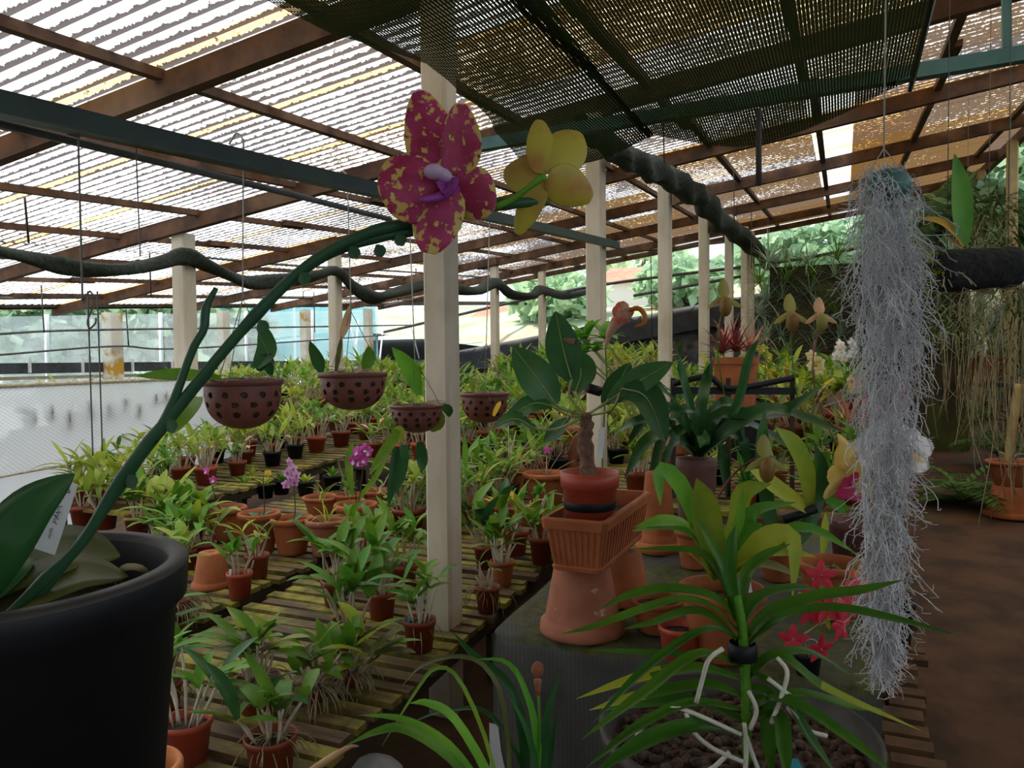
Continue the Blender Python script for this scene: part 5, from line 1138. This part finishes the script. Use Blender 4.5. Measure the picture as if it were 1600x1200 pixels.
for i, (pts, w_, o) in enumerate(VL):
    N = V((0, -.35, .95)); k = len(pts); m = MB(); L = [P(x, y, dv+o*j/(k-1)) for j, (x, y) in enumerate(pts)]; m.leaf(L, w_*1.15/FPX*dv, N, fold=.45, kind='s', seg=14)
    if i in (11, 12, 17):
        n = len(m.f)
        for q in range(n): m.m[q] = 1 if q >= n*.62 else 0
    m.build('leaf', [M['vanda'], M['vandat']], vt)
for pts in ([(1158, 1148), (1085, 1115), (1050, 1106), (1015, 1120), (990, 1160)], [(1130, 1013), (1108, 1030), (1098, 1060), (1088, 1098)], [(1215, 1028), (1230, 1050), (1222, 1085), (1205, 1130)], [(1163, 1130), (1166, 1170), (1164, 1215)], [(1166, 1150), (1178, 1185), (1190, 1215)], [(1072, 1115), (1085, 1145), (1115, 1170), (1160, 1190)], [(1170, 1080), (1182, 1110), (1172, 1140)], [(1200, 1060), (1232, 1085), (1262, 1110)], [(1230, 1105), (1262, 1140), (1292, 1150)], [(1140, 1175), (1120, 1195), (1105, 1205)]):
    m = MB(); m.tube(smooth([P(x, y, dv-.04) for x, y in pts], 10), .0042, 6); m.build('aerial_root', M['wroot'], vt)
m = MB(); m.box(P(1238, 1196, 1.36), V((.016, 0, 0)), V((0, .001, 0)), V((-.006, 0, .012))); tag(m.build('plant_label', M['blab'], None, False), 'blue plastic label poking up at the bottom edge in the gravel tub', 'label')
# ------------------------------------------------------------------ arching plant at the bottom edge
pc = P(800, 1335, 1.34); uu, vv = UV(pc); b0 = W(uu, vv, 0); hz = pc.z-b0.z
ct = thing('arching_plant', b0, 'grassy plant with long arching blades and a brown seed head, rising from the bottom edge', 'potted plant')
m = MB(); r = .11; m.lathe([(0, 0), (r*.8, 0), (r*.98, hz-.03), (r, hz), (r*.93, hz), (r*.9, hz-.04)], 24, b0); m.build('pot', M['black'], ct); m = MB(); m.disc(b0+V((0, 0, hz-.03)), r*.9, 20); m.build('potting_mix', M['soil'], ct)
for pts, w_, mt, o in (([(795, 1325), (765, 1220), (710, 1125), (668, 1100), (640, 1099)], 15, 'leafl', -.05), ([(795, 1325), (755, 1240), (700, 1165), (630, 1125), (560, 1117)], 14, 'leafl', .0), ([(795, 1325), (740, 1230), (690, 1175), (630, 1140), (588, 1144), (538, 1166)], 15, 'leaf', -.08),
                       ([(800, 1325), (790, 1120), (760, 1045), (715, 1026), (660, 1040), (625, 1075)], 8, 'leafo', .05), ([(800, 1325), (820, 1200), (800, 1080), (740, 1025), (708, 988)], 15, 'leafb', .1), ([(805, 1325), (840, 1180), (820, 1080), (790, 1035), (740, 1030)], 10, 'leafl', .05),
                       ([(800, 1325), (760, 1160), (715, 1060), (680, 1045), (650, 1080), (596, 1167)], 7, 'leaf', .0), ([(805, 1325), (838, 1200), (830, 1110), (805, 1045)], 12, 'leafl', -.02), ([(808, 1325), (845, 1200), (855, 1120), (876, 1046)], 12, 'leafd', -.02), ([(808, 1325), (835, 1220), (825, 1150), (795, 1085)], 11, 'leafd', -.04),
                       ([(808, 1325), (850, 1240), (862, 1160), (870, 1110)], 8, 'leafb', .02), ([(800, 1325), (830, 1240), (770, 1120), (700, 1110), (640, 1130)], 8, 'leafb', .08)):
    k = len(pts); m = MB(); m.leaf([P(x, y, 1.34+o*j/(k-1)) for j, (x, y) in enumerate(pts)], w_*1.1/FPX*1.34, V((.15, -.5, .85)), fold=.35, kind='s', seg=14); m.build('leaf', M[mt], ct)
m = MB(); m.tube(smooth([P(808, 1325, 1.34), P(842, 1200, 1.33), P(841, 1080, 1.33)], 8), .003, 6); m.build('flower_stem', M['leafl'], ct)
m = MB(); m.tube([P(841, 1085, 1.33), P(840, 1062, 1.33)], [.004, .007], 8); 
for i in range(5): a = i*1.26; q = P(840, 1058, 1.33); m.petal(q, q+V((.006*math.cos(a), .006*math.sin(a), .026)), .014, V((math.cos(a), math.sin(a), .2)), -.1, kind='o')
m.ball(P(840, 1046, 1.33), .011, .011, .014, 10); m.build('seed_head', simple('seed husk', (.16, .05, .02), (.30, .11, .045), .7, 60), ct)
# dried stick on the bench edge
m = MB(); m.tube(smooth([P(470, 1215, 1.75), P(540, 1170, 1.78), P(560, 1166, 1.8)], 6), [.006, .009, .008, .006, .004, .003, .002], 6); tag(m.build('dry_stick', M['dryleaf']), 'dry brown stick lying along the bench edge at the bottom', 'stick')
# orange rim pot at the bottom, beside the black pot
pq = P(212, 1196, 1.72); uu, vv = UV(pq); hb = pq.z-SL*uu; b0 = W(uu, vv, HA); potted(b0, .098, hb-HA, 'terra', 'terrao', 'orange clay pot whose rim shows at the bottom edge beside the big black pot', name='terracotta_pot', n=36)
# ------------------------------------------------------------------ moth orchid in the big black pot
Z = .66; pc = P(-5, 890, Z); rp = 277/FPX*Z; hp = .27
pb = pc-V((0, 0, hp)); uu, vv = UV(pb); fl = W(uu, vv, 0)
t = thing('pedestal', fl, 'grey pedestal under the big black pot', 'pedestal'); m = MB(); m.box(V((pb.x, pb.y, (fl.z+pb.z)/2-.0005)), V((.11, 0, 0)), V((0, .11, 0)), V((0, 0, (pb.z-fl.z)/2-.0005))); m.build('pedestal_body', M['conc'], t, False)
mo = thing('moth_orchid', pb, 'big black pot with long-stemmed orchid bearing a spotted magenta and a yellowish flower', 'potted plant')
m = MB(); m.lathe([(0, 0), (rp*.80, 0), (rp*.93, hp-.036), (rp*.985, hp-.034), (rp, hp-.004), (rp*.985, hp), (rp*.90, hp), (rp*.88, hp-.006), (rp*.84, hp*.72), (rp*.8, hp*.5)], 72, pb, ms=[0, 0, 0, 0, 1, 1, 1, 0, 0]); m.build('pot', [M['black'], M['rim']], mo)
m = MB(); m.disc(pb+V((0, 0, hp*.80)), rp*.86, 40, z=.006); m.build('potting_mix', M['soil'], mo)
def ol(pts, w_, mt, N, k='e', fold=.12):
    m = MB(); m.leaf([P(*q) for q in pts], w_, N, fold=fold, kind=k, seg=16); o = m.build('leaf', M[mt], mo)
    md = o.modifiers.new('thick', 'SOLIDIFY'); md.thickness = .0022; return o
ol([(-70, 985, .62), (-12, 880, .60), (44, 798, .595), (114, 740, .60)], .042, 'leafd', V((.25, -.9, .3)))
ol([(-60, 935, .64), (30, 885, .67), (110, 858, .70), (188, 868, .72)], .095, 'leafo', V((0, -.35, .95)))
ol([(-30, 975, .62), (50, 922, .64), (125, 895, .66), (200, 900, .68)], .075, 'leafo', V((.05, -.25, .97)))
ol([(-80, 960, .60), (-40, 900, .64), (-20, 860, .70), (-60, 800, .78)], .08, 'leafd', V((.3, -.5, .8)))
def stemtube(pts, r, name, mt):
    m = MB(); c = smooth([P(*q) for q in pts], 60); rr = [r*(1+.22*math.exp(-((i % 12)-6)**2/1.2)) for i in range(61)]; m.tube(c, rr, 10); return m.build(name, M[mt], mo)
M['ostem'] = leafmat('orchid stem', (.015, .06, .03), (.035, .10, .04), .05, .4)
stemtube([(8, 968, .62), (60, 915, .625), (130, 845, .63), (190, 745, .635), (262, 655, .64), (330, 572, .645), (400, 492, .65), (480, 415, .655), (560, 370, .66), (640, 347, .665), (720, 328, .67), (800, 318, .675), (856, 314, .68)], .0046, 'flower_stem', 'ostem')
stemtube([(14, 975, .625), (75, 912, .63), (150, 815, .635), (215, 720, .64), (290, 625, .645), (350, 548, .65), (420, 468, .655), (500, 405, .66), (580, 374, .665), (645, 362, .67)], .0042, 'flower_stem', 'ostem')
m = MB(); c = [P(*q) for q in ((238, 690, .638), (270, 630, .64), (300, 548, .642), (318, 515, .644), (322, 480, .645), (338, 450, .646))]; m.tube(smooth(c, 14), [.004]*4+[.0034]*5+[.0038]*3+[.003, .0025, .002], 8); m.build('side_shoot', M['ostem'], mo)
for x, y, z in ((262, 655, .636), (405, 500, .645), (470, 425, .648), (548, 385, .655), (588, 382, .66), (620, 365, .66), (200, 742, .632)):
    m = MB(); q = P(x, y, z); m.petal(q, q+V((.006, -.002, -.011)), .011, TOCAM, .1, kind='o', seg=4); m.build('bract', M['ostem'], mo)
def opet(par_mb, a, b, w_, d0, d1, N=TOCAM, cup=.08, mi=0, kind='p'):
    par_mb.petal(P(*a, d0), P(*b, d1), w_/FPX*d0, N, cup, mi, 12, kind)
df = .655
f = None
PETS = [((695, 275), (655, 150), 92, df+.012, df+.03, V((.15, -1, .25)), .10, 'p'), ((705, 275), (724, 164), 88, df+.004, df-.004, V((-.55, -.9, .1)), .1, 'p'), ((690, 285), (590, 295), 116, df-.004, df-.012, V((.1, -1, .1)), .08, 'o'), ((696, 285), (668, 392), 84, df-.002, df-.01, V((0, -1, -.1)), -.12, 'p'), ((712, 275), (766, 335), 84, df, df+.008, V((-.25, -1, 0)), .1, 'p')]
f = bpy.data.objects.new('magenta_flower', None); COL.objects.link(f); f.parent = mo; WORLD[f.name] = WORLD[mo.name]; f['label'] = 'magenta flower blotched with yellow, facing the viewer'
for a, b, w_, d0, d1, N, cup, k in PETS:
    m = MB(); m.uv = []; opet(m, a, b, w_, d0, d1, N, cup, 0, k); o = m.build('petal', M['magsp'], f); md = o.modifiers.new('thick', 'SOLIDIFY'); md.thickness = .0008; md.offset = 0; s2 = o.modifiers.new('sub', 'SUBSURF'); s2.levels = s2.render_levels = 1
m = MB(); m.ball(P(678, 268, df-.018), .009, .007, .0065, 10); m.tube(smooth([P(700, 280, df), P(690, 272, df-.008), P(672, 267, df-.02)], 6), [.005, .006, .006, .006, .005, .004, .002], 8); m.build('column', M['lipw'], f)
m = MB(); m.petal(P(700, 282, df-.004), P(708, 318, df-.024), .017, TOCAM, .3, kind='p'); m.petal(P(704, 280, df-.004), P(720, 304, df-.022), .013, V((-.6, -.8, 0)), .3); m.petal(P(698, 284, df-.004), P(682, 308, df-.022), .013, V((.6, -.8, 0)), .3); m.tube(smooth([P(706, 298, df-.01), P(685, 308, df-.022), P(655, 313, df-.03)], 8), [.0035, .004, .0042, .0042, .004, .0035, .003, .0025, .0015], 8); m.build('lip', M['lipp'], f)
f = bpy.data.objects.new('yellow_flower', None); COL.objects.link(f); f.parent = mo; WORLD[f.name] = WORLD[mo.name]; f['label'] = 'greenish yellow flower seen from behind'
d2 = .665; BK = V((0, -1, .1))
for a, b, w_, d0, d1, N, cup, k in (((850, 272), (846, 180), 52, d2, d2+.012, V((.2, -1, 0)), -.12, 'p'), ((853, 270), (912, 200), 74, d2, d2+.02, V((.2, -1, .2)), -.12, 'o'), ((856, 275), (928, 312), 66, d2, d2+.018, V((.2, -1, -.3)), -.1, 'p'), ((848, 274), (783, 268), 66, d2+.004, d2+.02, V((-.3, -1, 0)), -.12, 'p'), ((848, 278), (806, 366), 42, d2+.004, d2+.016, V((-.2, -1, -.2)), -.12, 'p')):
    m = MB(); opet(m, a, b, w_, d0, d1, N, cup, 0, k); o = m.build('petal', M['yelp'], f); md = o.modifiers.new('thick', 'SOLIDIFY'); md.thickness = .0008; md.offset = 0; s2 = o.modifiers.new('sub', 'SUBSURF'); s2.levels = s2.render_levels = 1
m = MB(); m.tube(smooth([P(852, 274, d2-.004), P(830, 290, d2-.004), P(800, 312, d2), P(770, 325, d2)], 10), [.003, .003, .0026, .0024, .0024, .0026, .003, .003, .0032, .0034, .0036], 8); m.build('flower_stalk', M['leafl'], f)
# label stuck in the black pot
m = MB(); a, b = P(70, 862, .64), P(106, 752, .64); x = (b-a).normalized(); y = x.cross(TOCAM).normalized(); m.box((a+b)/2, x*((b-a).length/2), y*.0088, TOCAM*.0006); lb = m.build('name_label', M['white'], mo, False)
m = MB(); q0 = lambda s, o: a+(b-a)*s+y*o+TOCAM*.0012
for st in ([(.86, .005), (.86, -.004)], [(.86, .005), (.90, .004), (.91, .0), (.87, .0)], [(.87, .0), (.93, -.005)], [(.66, .003), (.63, -.003), (.62, .001), (.585, .0), (.58, .003), (.555, -.001), (.55, .002), (.51, .001), (.52, -.002), (.48, .003), (.47, -.0005), (.44, .001), (.425, -.001), (.41, .003)], [(.34, .001), (.32, -.001), (.30, .0015), (.285, -.001), (.25, .0015), (.235, -.0005), (.2, .001)]):
    m.tube([q0(*s) for s in st], .00035, 4, cap=False)
m.build('handwriting', M['ink'], lb)
m = MB(); m.tube(smooth([P(188, 925, .72), P(186, 898, .70), P(200, 886, .69), P(222, 890, .70), P(232, 905, .72)], 10), .0035, 6); m.build('aerial_root', M['root'], mo)
# ------------------------------------------------------------------ spanish moss
dm = 1.6; top = P(1384, 262, dm); t = thing('spanish_moss', P(1378, 1085, dm), 'long grey beard of spanish moss hanging from a wire beside the path', 'hanging plant'); rn = random.Random(77)
def prof(y):
    for (ya, ca, wa), (yb, cb, wb) in zip(MP, MP[1:]):
        if y <= yb: q = (y-ya)/(yb-ya); return ca+(cb-ca)*q, wa+(wb-wa)*q
    return MP[-1][1:]
MP = [(250, 1384, 30), (285, 1386, 52), (340, 1384, 52), (430, 1388, 58), (560, 1388, 56), (660, 1388, 44), (760, 1384, 36), (860, 1382, 30), (960, 1385, 26), (1020, 1382, 17), (1060, 1374, 14), (1085, 1371, 6)]
m = MB()
for i in range(1650):
    y = 252+(rn.random()**1.12)*800; cx, w_ = prof(y); a = rn.uniform(0, 6.28); q = math.sqrt(rn.random()); x = cx+q*math.cos(a)*w_; z = dm+q*math.sin(a)*w_/FPX*dm*.8; p = P(x, y, z); pts = [p]; out = V((math.cos(a)*.5, math.sin(a)*.5, 0))*q; d = V((rv(rn, .8), rv(rn, .8), -1))+out*.55
    L = rn.uniform(.04, .115) if y < 980 else rn.uniform(.03, .07); n = 6
    for j in range(n):
        d = (d+V((rv(rn, .75), rv(rn, .75), rv(rn, .5)-.28))).normalized(); p = p+d*L/n; pts.append(p)
        if rn.random() < .55: e = (d+V((rv(rn, 1.6), rv(rn, 1.6), rv(rn, 1)))).normalized(); m.tube([p, p+e*.008+V((0, 0, .001)), p+(e+V((rv(rn, .6), rv(rn, .6), .2))).normalized()*.018], .0006, 3, cap=False)
    m.tube(pts, .00095, 3, cap=False)
for i in range(26):                                                   # long strands through the whole beard
    x = rv(rn, 26); pts = []
    for y in range(270, 1050, 26): cx, w_ = prof(y); x = max(-w_, min(w_, x+rv(rn, 9))); pts.append(P(cx+x, y, dm+rv(rn, .03)))
    m.tube(pts, .0011, 4, cap=False)
m.build('moss_strands', M['moss'], t)
m = MB(); m.ball(P(1388, 290, dm), .045, .045, .035, 12); m.build('fibre_core', M['steelb'], t)
m = MB(); a = P(1381, 232, dm); b = V((a.x, a.y, roofz(*UV(a))+.03)); m.tube([b, a.lerp(b, .5)+V((.003, 0, 0)), a], .0018, 5)
for dx in (-30, 0, 32): m.tube([a, P(1384+dx, 275, dm)], .0011, 4, cap=False)
m.build('hanging_wire', M['wirew'], t)
# ------------------------------------------------------------------ raised bench beyond the block
def xros(mt, n, L, w_, kind='t', lo=.15, droop=.5): return lambda t, c, rn: rosette(t, c, rn, n, L, w_, mt, lo, droop=droop, kind=kind)
def xstr(mt, n, L, w_): return lambda t, c, rn: straps(t, c, rn, n, L, w_, mt)
RLs = [model(20, .085, .13, 'terra', ('leaff', 'leaf'), 9, .16, .18, .04, 'terra', nm='bench_orchid'), model(21, .08, .13, 'brown', ('leafy', 'leaf'), 10, .18, .17, .036, nm='bench_orchid'), model(22, .08, .12, 'terra', (), 0, 0, 0, 0, 'terra', xros('brom', 30, .20, .022), nm='bench_bromeliad'),
       model(23, .08, .12, 'brown', ('leafy', 'yellow', 'leaf'), 12, .16, .14, .03, nm='bench_orchid'), model(24, .09, .13, 'terra', (), 0, 0, 0, 0, 'terra', xstr('leafd', 12, .40, .028), nm='bench_orchid'), model(25, .08, .12, 'redpl', (), 0, 0, 0, 0, 'plastic', xros('bromd', 26, .18, .022), nm='bench_bromeliad'), model(26, .08, .12, 'black', (), 0, 0, 0, 0, 'plastic', xstr('leafy', 14, .32, .016), nm='bench_orchid')]
fill([RLs[i] for i in (0, 1, 3, 4, 6)], 5.2, 8.4, -1.0, .08, .62, .36, .24, 'leafy pot on the raised bench between the post row and the path', 'pots on the raised bench right of the posts', 31, (.9, 1.5), .1, ((W(4.9, -.05, .9), .35),))
fill([RLs[2], RLs[5]], 5.0, 7.6, -.9, .1, .62, .75, .5, 'spiky reddish bromeliad on the raised bench around the square planter', 'bromeliads on the raised bench', 32, (1.1, 1.5), 0)
fill([RLs[0], RLs[1], RLs[6]], 3.75, 4.5, -.95, .1, .62, .33, .30, 'leafy pot at the near end of the raised bench, under the black rail', 'pots under the black rail', 33, (.75, 1.0), .1, ((W(4.2, -1.0, .8), .25), (W(3.95, .03, .87), .2)))
t, c, r = place(1058, 600, 40, 34, .95, 'terra', 'terrao', 'orange clay pot near the second white post above the black rail', 'terracotta_pot') if False else (0, 0, 0)
def slip(px, py, d, base, size, label, mats=('slip', 'slipp'), bend=None, dark=True):
    t = thing('slipper_orchid', base, label, 'potted plant'); pot_mb(.06, .10, 'tall', base, 18).build('pot', M['brown'], t); c = base+V((0, 0, .085)); m = MB(); m.disc(c-V((0, 0, .005)), .053, 14); m.build('potting_mix', M['soil'], t)
    rosette(t, c, random.Random(px), 7, .2, .03, 'leafl', .3, kind='s'); q = P(px, py, d); m = MB(); m.tube(smooth([c]+([P(*bend, d)] if bend else [c.lerp(q, .6)+V((.01, 0, 0))])+[q], 10), .0034, 5); m.build('flower_stem', M['bromd' if dark else 'leaf'], t)
    slipper(t, px, py-4, d-.01, size, mats); return t
slip(1132, 468, 3.5, W(3.7, -.42, .62), 50, 'tall greenish slipper flower against the slim white posts, over the planter', bend=(1122, 560), dark=False)
slip(1236, 492, 3.7, W(3.75, -.12, .62), 52, 'yellow-green slipper flower on a straight stem before the air plants', bend=(1240, 580), dark=False)
slip(1282, 494, 3.6, W(3.85, .04, .62), 46, 'brownish drooping slipper flower on a purple stem beside the hanging moss', ('dryleaf', 'slip'), bend=(1272, 600))
# small pale blooms between
for (x, y, d, mt, l) in ((1322, 546, 4.6, 'whitep', 'small cluster of white blooms beside the hanging moss'), (1272, 566, 4.8, 'creamp', 'cluster of pale yellow-pink blooms left of the white cluster'), (1342, 598, 4.2, 'catty', 'yellow bloom half behind the hanging moss'), (1196, 548, 5.0, 'leafy', 'yellow-green bloom spray right of the square planter')):
    q = P(x, y, d); uu, vv = UV(q); b0 = W(uu, min(vv, .06), .62); t = thing('flowering_orchid', b0, l, 'potted plant'); pot_mb(.06, .1, 'terra', b0, 18).build('pot', M['terra'], t); rosette(t, b0+V((0, 0, .08)), random.Random(x), 9, .25, .03, 'leaf', .5, kind='s'); m = MB(); m.tube(smooth([b0+V((0, 0, .08)), b0.lerp(q, .5)+V((0, 0, .06)), q], 8), .004, 5); m.build('flower_stem', M['leaf'], t)
    for i in range(6): blossom(t, q+V((rv(RN, .06), rv(RN, .04), rv(RN, .05))), TOCAM+V((rv(RN, .6), 0, rv(RN, .4))), .035, mt, 'catty' if mt != 'catty' else 'lipp')
# air plants on a dark rack closing the end of the raised bench
t = thing('plant_rack', W(8.9, .35, 0), 'dark upright rack hung with grey-green air plants at the head of the path', 'rack'); m = MB(); m.ubox(8.85, 8.95, -.75, 1.15, .0, 1.95); m.build('backing', M['bank'], t, False)
rn = random.Random(8); k = 0
for j in range(6):
    for i in range(9):
        v = -.82+.25*i+rv(rn, .06); h = 1.05+.19*j+rv(rn, .05); a = thing('air_plant', W(8.83, v, h), 'spiky grey-green air plant on the dark rack at the head of the path', 'air plant', 'air plants on the dark rack'); rosette(a, W(8.83, v, h), rn, 34, rn.uniform(.32, .46), .018, 'airp' if rn.random() < .8 else 'leaf', -.5, droop=.6); k += 1
# ------------------------------------------------------------------ path side, right
for i, (uu, vv, s) in enumerate(((5.15, 1.08, 1),)):
    b0 = G(1578, 806, 0); d = depth(b0); r = 38/FPX*d
    m = pot_mb(r, 48/FPX*d, 'inv', b0, 28); o = tag(m.build('upturned_pot', M['terra']), 'upturned clay pot on the earth path edge carrying another pot, lower right', 'pot')
    t2 = potted(b0+V((0, 0, 48/FPX*d+.002)), r*.92, 38/FPX*d, 'terra', 'terra', 'clay pot with dry stubble standing on the upturned pot beside the path', name='terracotta_pot'); twigs(t2, b0+V((0, 0, 84/FPX*d)), random.Random(4), 10, .12, 'cane', .004)
def tuft(p, kind, L, label, grp, seed, mt='weed', name='grass_tuft'):
    rn = random.Random(seed); a = thing(name, p, label, 'plant', grp)
    if kind == 'f': fern(a, p, rn, 16, L)
    else: straps(a, p, rn, 20, L, .012, mt, (.6, 1.5), (.6, 2.0), 6)
    return a
b0 = G(1505, 790, 0); tuft(b0, 'f', .55, 'bushy green fern at the path edge left of the stacked pots', None, 3, name='fern')
tuft(G(1560, 735, 0)+V((0, 0, .12)), 'f', .5, 'dark fern behind the stacked pots beside the path', None, 4, name='fern')
tw1 = thing('x', V((0, 0, 0)), 'x', 'plant'); straps(tw1, V((0, 0, 0)), random.Random(3), 26, .42, .014, 'weed', (.6, 1.5), (.6, 2.0), 6); tw1.name = 'grass_tuft'; WORLD[tw1.name] = V((0, 0, 0)); PT1 = Pool(tw1)
tw2 = thing('y', V((0, 0, 0)), 'x', 'plant'); fern(tw2, V((0, 0, 0)), random.Random(5), 12, .42); tw2.name = 'bank_fern'; WORLD[tw2.name] = V((0, 0, 0)); PT2 = Pool(tw2)
tw3 = thing('z', V((0, 0, 0)), 'x', 'plant'); rosette(tw3, V((0, 0, 0)), random.Random(6), 26, .34, .05, 'weed', .1, kind='s', droop=1.0); tw3.name = 'bank_plant'; WORLD[tw3.name] = V((0, 0, 0)); PT3 = Pool(tw3)
def bankz(u, v):
    e = max(0, v-1.45); h = -.03+min(2.6, e*1.15)*(1 if u > 6 else .55+.45*max(0, u-2)/4); j = (v-1.28)/.3; k = max(0, min(1, j/3)); return h+.22*k*mnoise.noise(V((u*1.7, v*1.7, 0)))
rn = random.Random(21)
for i in range(150):
    u = rn.uniform(5, 13); v = 1.5+rn.random()**.8*2.0; p = W(u, v, bankz(u, v)-.02); n = rn.random()
    (PT1 if n < .4 else PT2 if n < .7 else PT3).put(p, rn.uniform(0, 6.28), rn.uniform(.7, 1.4), {0: 'grassy tuft on the mossy bank right of the path', 1: 'small fern on the mossy bank right of the path', 2: 'leafy clump on the mossy bank right of the path'}[0 if n < .4 else 1 if n < .7 else 2], ('grass tufts on the bank', 'ferns on the bank', 'leafy clumps on the bank')[0 if n < .4 else 1 if n < .7 else 2])
# stand of terracotta pots at the end of the path
t = thing('potting_stand', W(9.55, 1.0, 0), 'dark stand of terracotta pots at the end of the earth path', 'stand'); m = MB(); m.ubox(9.2, 9.75, .55, 1.75, .62, .66); m.build('shelf_top', M['wooddk'], t, False)
for a in (.6, 1.7):
    for b_ in (9.25, 9.7): m = MB(); m.ubox(b_-.03, b_+.03, a-.03, a+.03, 0, .62); m.build('leg', M['wooddk'], t, False)
sl = ['left clay pot of low green leaves on the stand at the path end', 'middle clay pot on the stand, under the cream orchid flowers', 'right clay pot on the stand with the cream drooping flowers']
for i, (px, l) in enumerate(zip((1462, 1503, 1545), sl)):
    u0 = 9.4; b0 = PU(px, 588, u0); uu, vv = UV(b0); b0 = W(uu, vv, .662); t = potted(b0, .15, .27, 'terra', 'terra', l, name='terracotta_pot'); straps(t, b0+V((0, 0, .24)), random.Random(i), 14, .32, .03, 'leafl' if i < 2 else 'weed')
    if i == 2:
        q0 = PU(1512, 520, 9.2); m = MB(); m.tube(smooth([b0+V((0, 0, .24)), PU(1518, 490, 9.2), q0], 8), .006, 5); m.build('flower_stem', M['leafl'], t)
        for (x, y) in ((1503, 522), (1522, 515), (1534, 530), (1514, 512)):
            c = PU(x, y, 9.1); N = V((rv(RN, .5), -1, .2)); blossom(t, c, N, .13, 'creamp', 'whitep', 5, 'flower', wd=.45)
            m = MB(); m.petal(c, c-V((0, .03, .18)), .09, TOCAM, .1); m.build('white_lip', M['whitep'], t)
# leaning bamboo and hanging log
tubeobj('bamboo_stake', [P(1592, 600, 5.4), P(1578, 700, 5.4), P(1570, 790, 5.4)], .03, 'x' and M['stick'], 'thick yellow bamboo stake leaning behind the stacked pots', 'stake', n=10)
dl_ = 2.1; t = thing('hanging_log', P(1525, 425, dl_), 'black fibre log hung by wires with an orchid of one green and one yellow leaf', 'hanging plant'); a, b = P(1462, 425, dl_), P(1590, 416, dl_+.02); m = MB()
rows = []; ax = (b-a).normalized(); x = ax.cross(V((0, 0, 1))).normalized(); y = x.cross(ax)
for i in range(15):
    q = i/14; p = a.lerp(b, q); rr = .056*(1 if .03 < q < .97 else .9); rows.append([p+(x*math.cos(2*PI*j/18)+y*math.sin(2*PI*j/18))*rr*(1+.12*mnoise.noise(V((i*.7, math.cos(j*.35)*2, math.sin(j*.35)*2)))) for j in range(18)])
m.grid(rows, close=True); m.f.append(tuple(range(18))[::-1]); m.m.append(0); k = len(m.v)-18; m.f.append(tuple(range(k, k+18))); m.m.append(0); m.build('log_body', M['log'], t)
for pts, w_, mt, N in (([(1506, 385), (1503, 340), (1500, 290), (1491, 240)], 34, 'leafl', TOCAM), ([(1506, 385), (1497, 370), (1470, 348), (1437, 341)], 26, 'orange', V((.1, -.7, .7))), ([(1504, 388), (1495, 382), (1478, 370)], 12, 'dryleaf', V((0, -.7, .7)))):
    m = MB(); m.leaf([P(*q, dl_-.03) for q in pts], w_/FPX*dl_, N, fold=.2, seg=12); m.build('leaf', M[mt], t)
for px in (1480, 1575):
    q = P(px, 400, dl_); m = MB(); m.tube([q, V((q.x, q.y, roofz(*UV(q))+.05))], .0014, 4); m.build('hanging_wire', M['wire'], t)
roots(t, P(1470, 430, dl_), random.Random(4), 16, .12, .03, 'cane', 1.2); roots(t, P(1520, 455, dl_), random.Random(5), 14, .16, .08, 'root', 2.2); roots(t, P(1560, 452, dl_), random.Random(6), 14, .16, .08, 'root', 2.2)
m = MB(); rn = random.Random(9)
for i in range(60): q = P(1462+rv(rn, 10), 425+rv(rn, 28), dl_+rv(rn, .04)); m.leaf(arc(q, rn.uniform(0, 6.28), rn.uniform(-.5, 1), .035, .8, 2), .008, seg=3)
m.build('green_moss', M['leafy'], t)
def mass(px, py, d, rx, rz, lo, label, seed, n=300, nr=40):
    c = P(px, py, d); t = thing('hanging_fern_mass', c, label, 'hanging plant'); rn = random.Random(seed); m = MB()
    for i in range(n):
        q = V((rv(rn, 1), rv(rn, 1), rv(rn, 1))); q = q.normalized()*rn.random()**.4; p = c+V((q.x*rx, q.y*rx, q.z*rz)); m.leaf(arc(p, math.atan2(q.y, q.x)+rv(rn, .6), rn.uniform(-.4, .9), rn.uniform(.10, .22), 1.6, 3), .012, seg=4)
    m.build('foliage', M['weed'], t); m = MB()
    for i in range(nr):
        p = c+V((rv(rn, rx), rv(rn, rx), -rz*.5)); m.tube(smooth([p, p+V((rv(rn, .05), rv(rn, .05), -lo*.5)), p+V((rv(rn, .1), rv(rn, .1), -lo*rn.uniform(.6, 1.1)))], 6), .0022, 4)
    m.build('hanging_roots', M['root'], t); m = MB(); m.tube([c, V((c.x, c.y, roofz(*UV(c))+.05))], .002, 4); m.build('hanging_wire', M['wire'], t)
mass(1612, 430, 3.4, .2, .35, .9, 'shaggy yellow-green hanging fern mass with trailing roots at the right edge', 1)
mass(1545, 330, 4.2, .12, .1, .3, 'small mossy hanging clump above the black log', 2, 120, 14)
mass(1510, 500, 6.2, .35, .2, .8, 'hanging clump trailing roots behind the cream flowers', 3, 260, 50)
mass(1575, 560, 6.6, .3, .3, .7, 'hanging clump with root curtain beside the bamboo stake', 4, 260, 60)
bpy.context.view_layer.update()
for o in list(S.objects):
    if o.get('label') == 'x':
        for c in list(o.children): bpy.data.objects.remove(c)
        bpy.data.objects.remove(o)
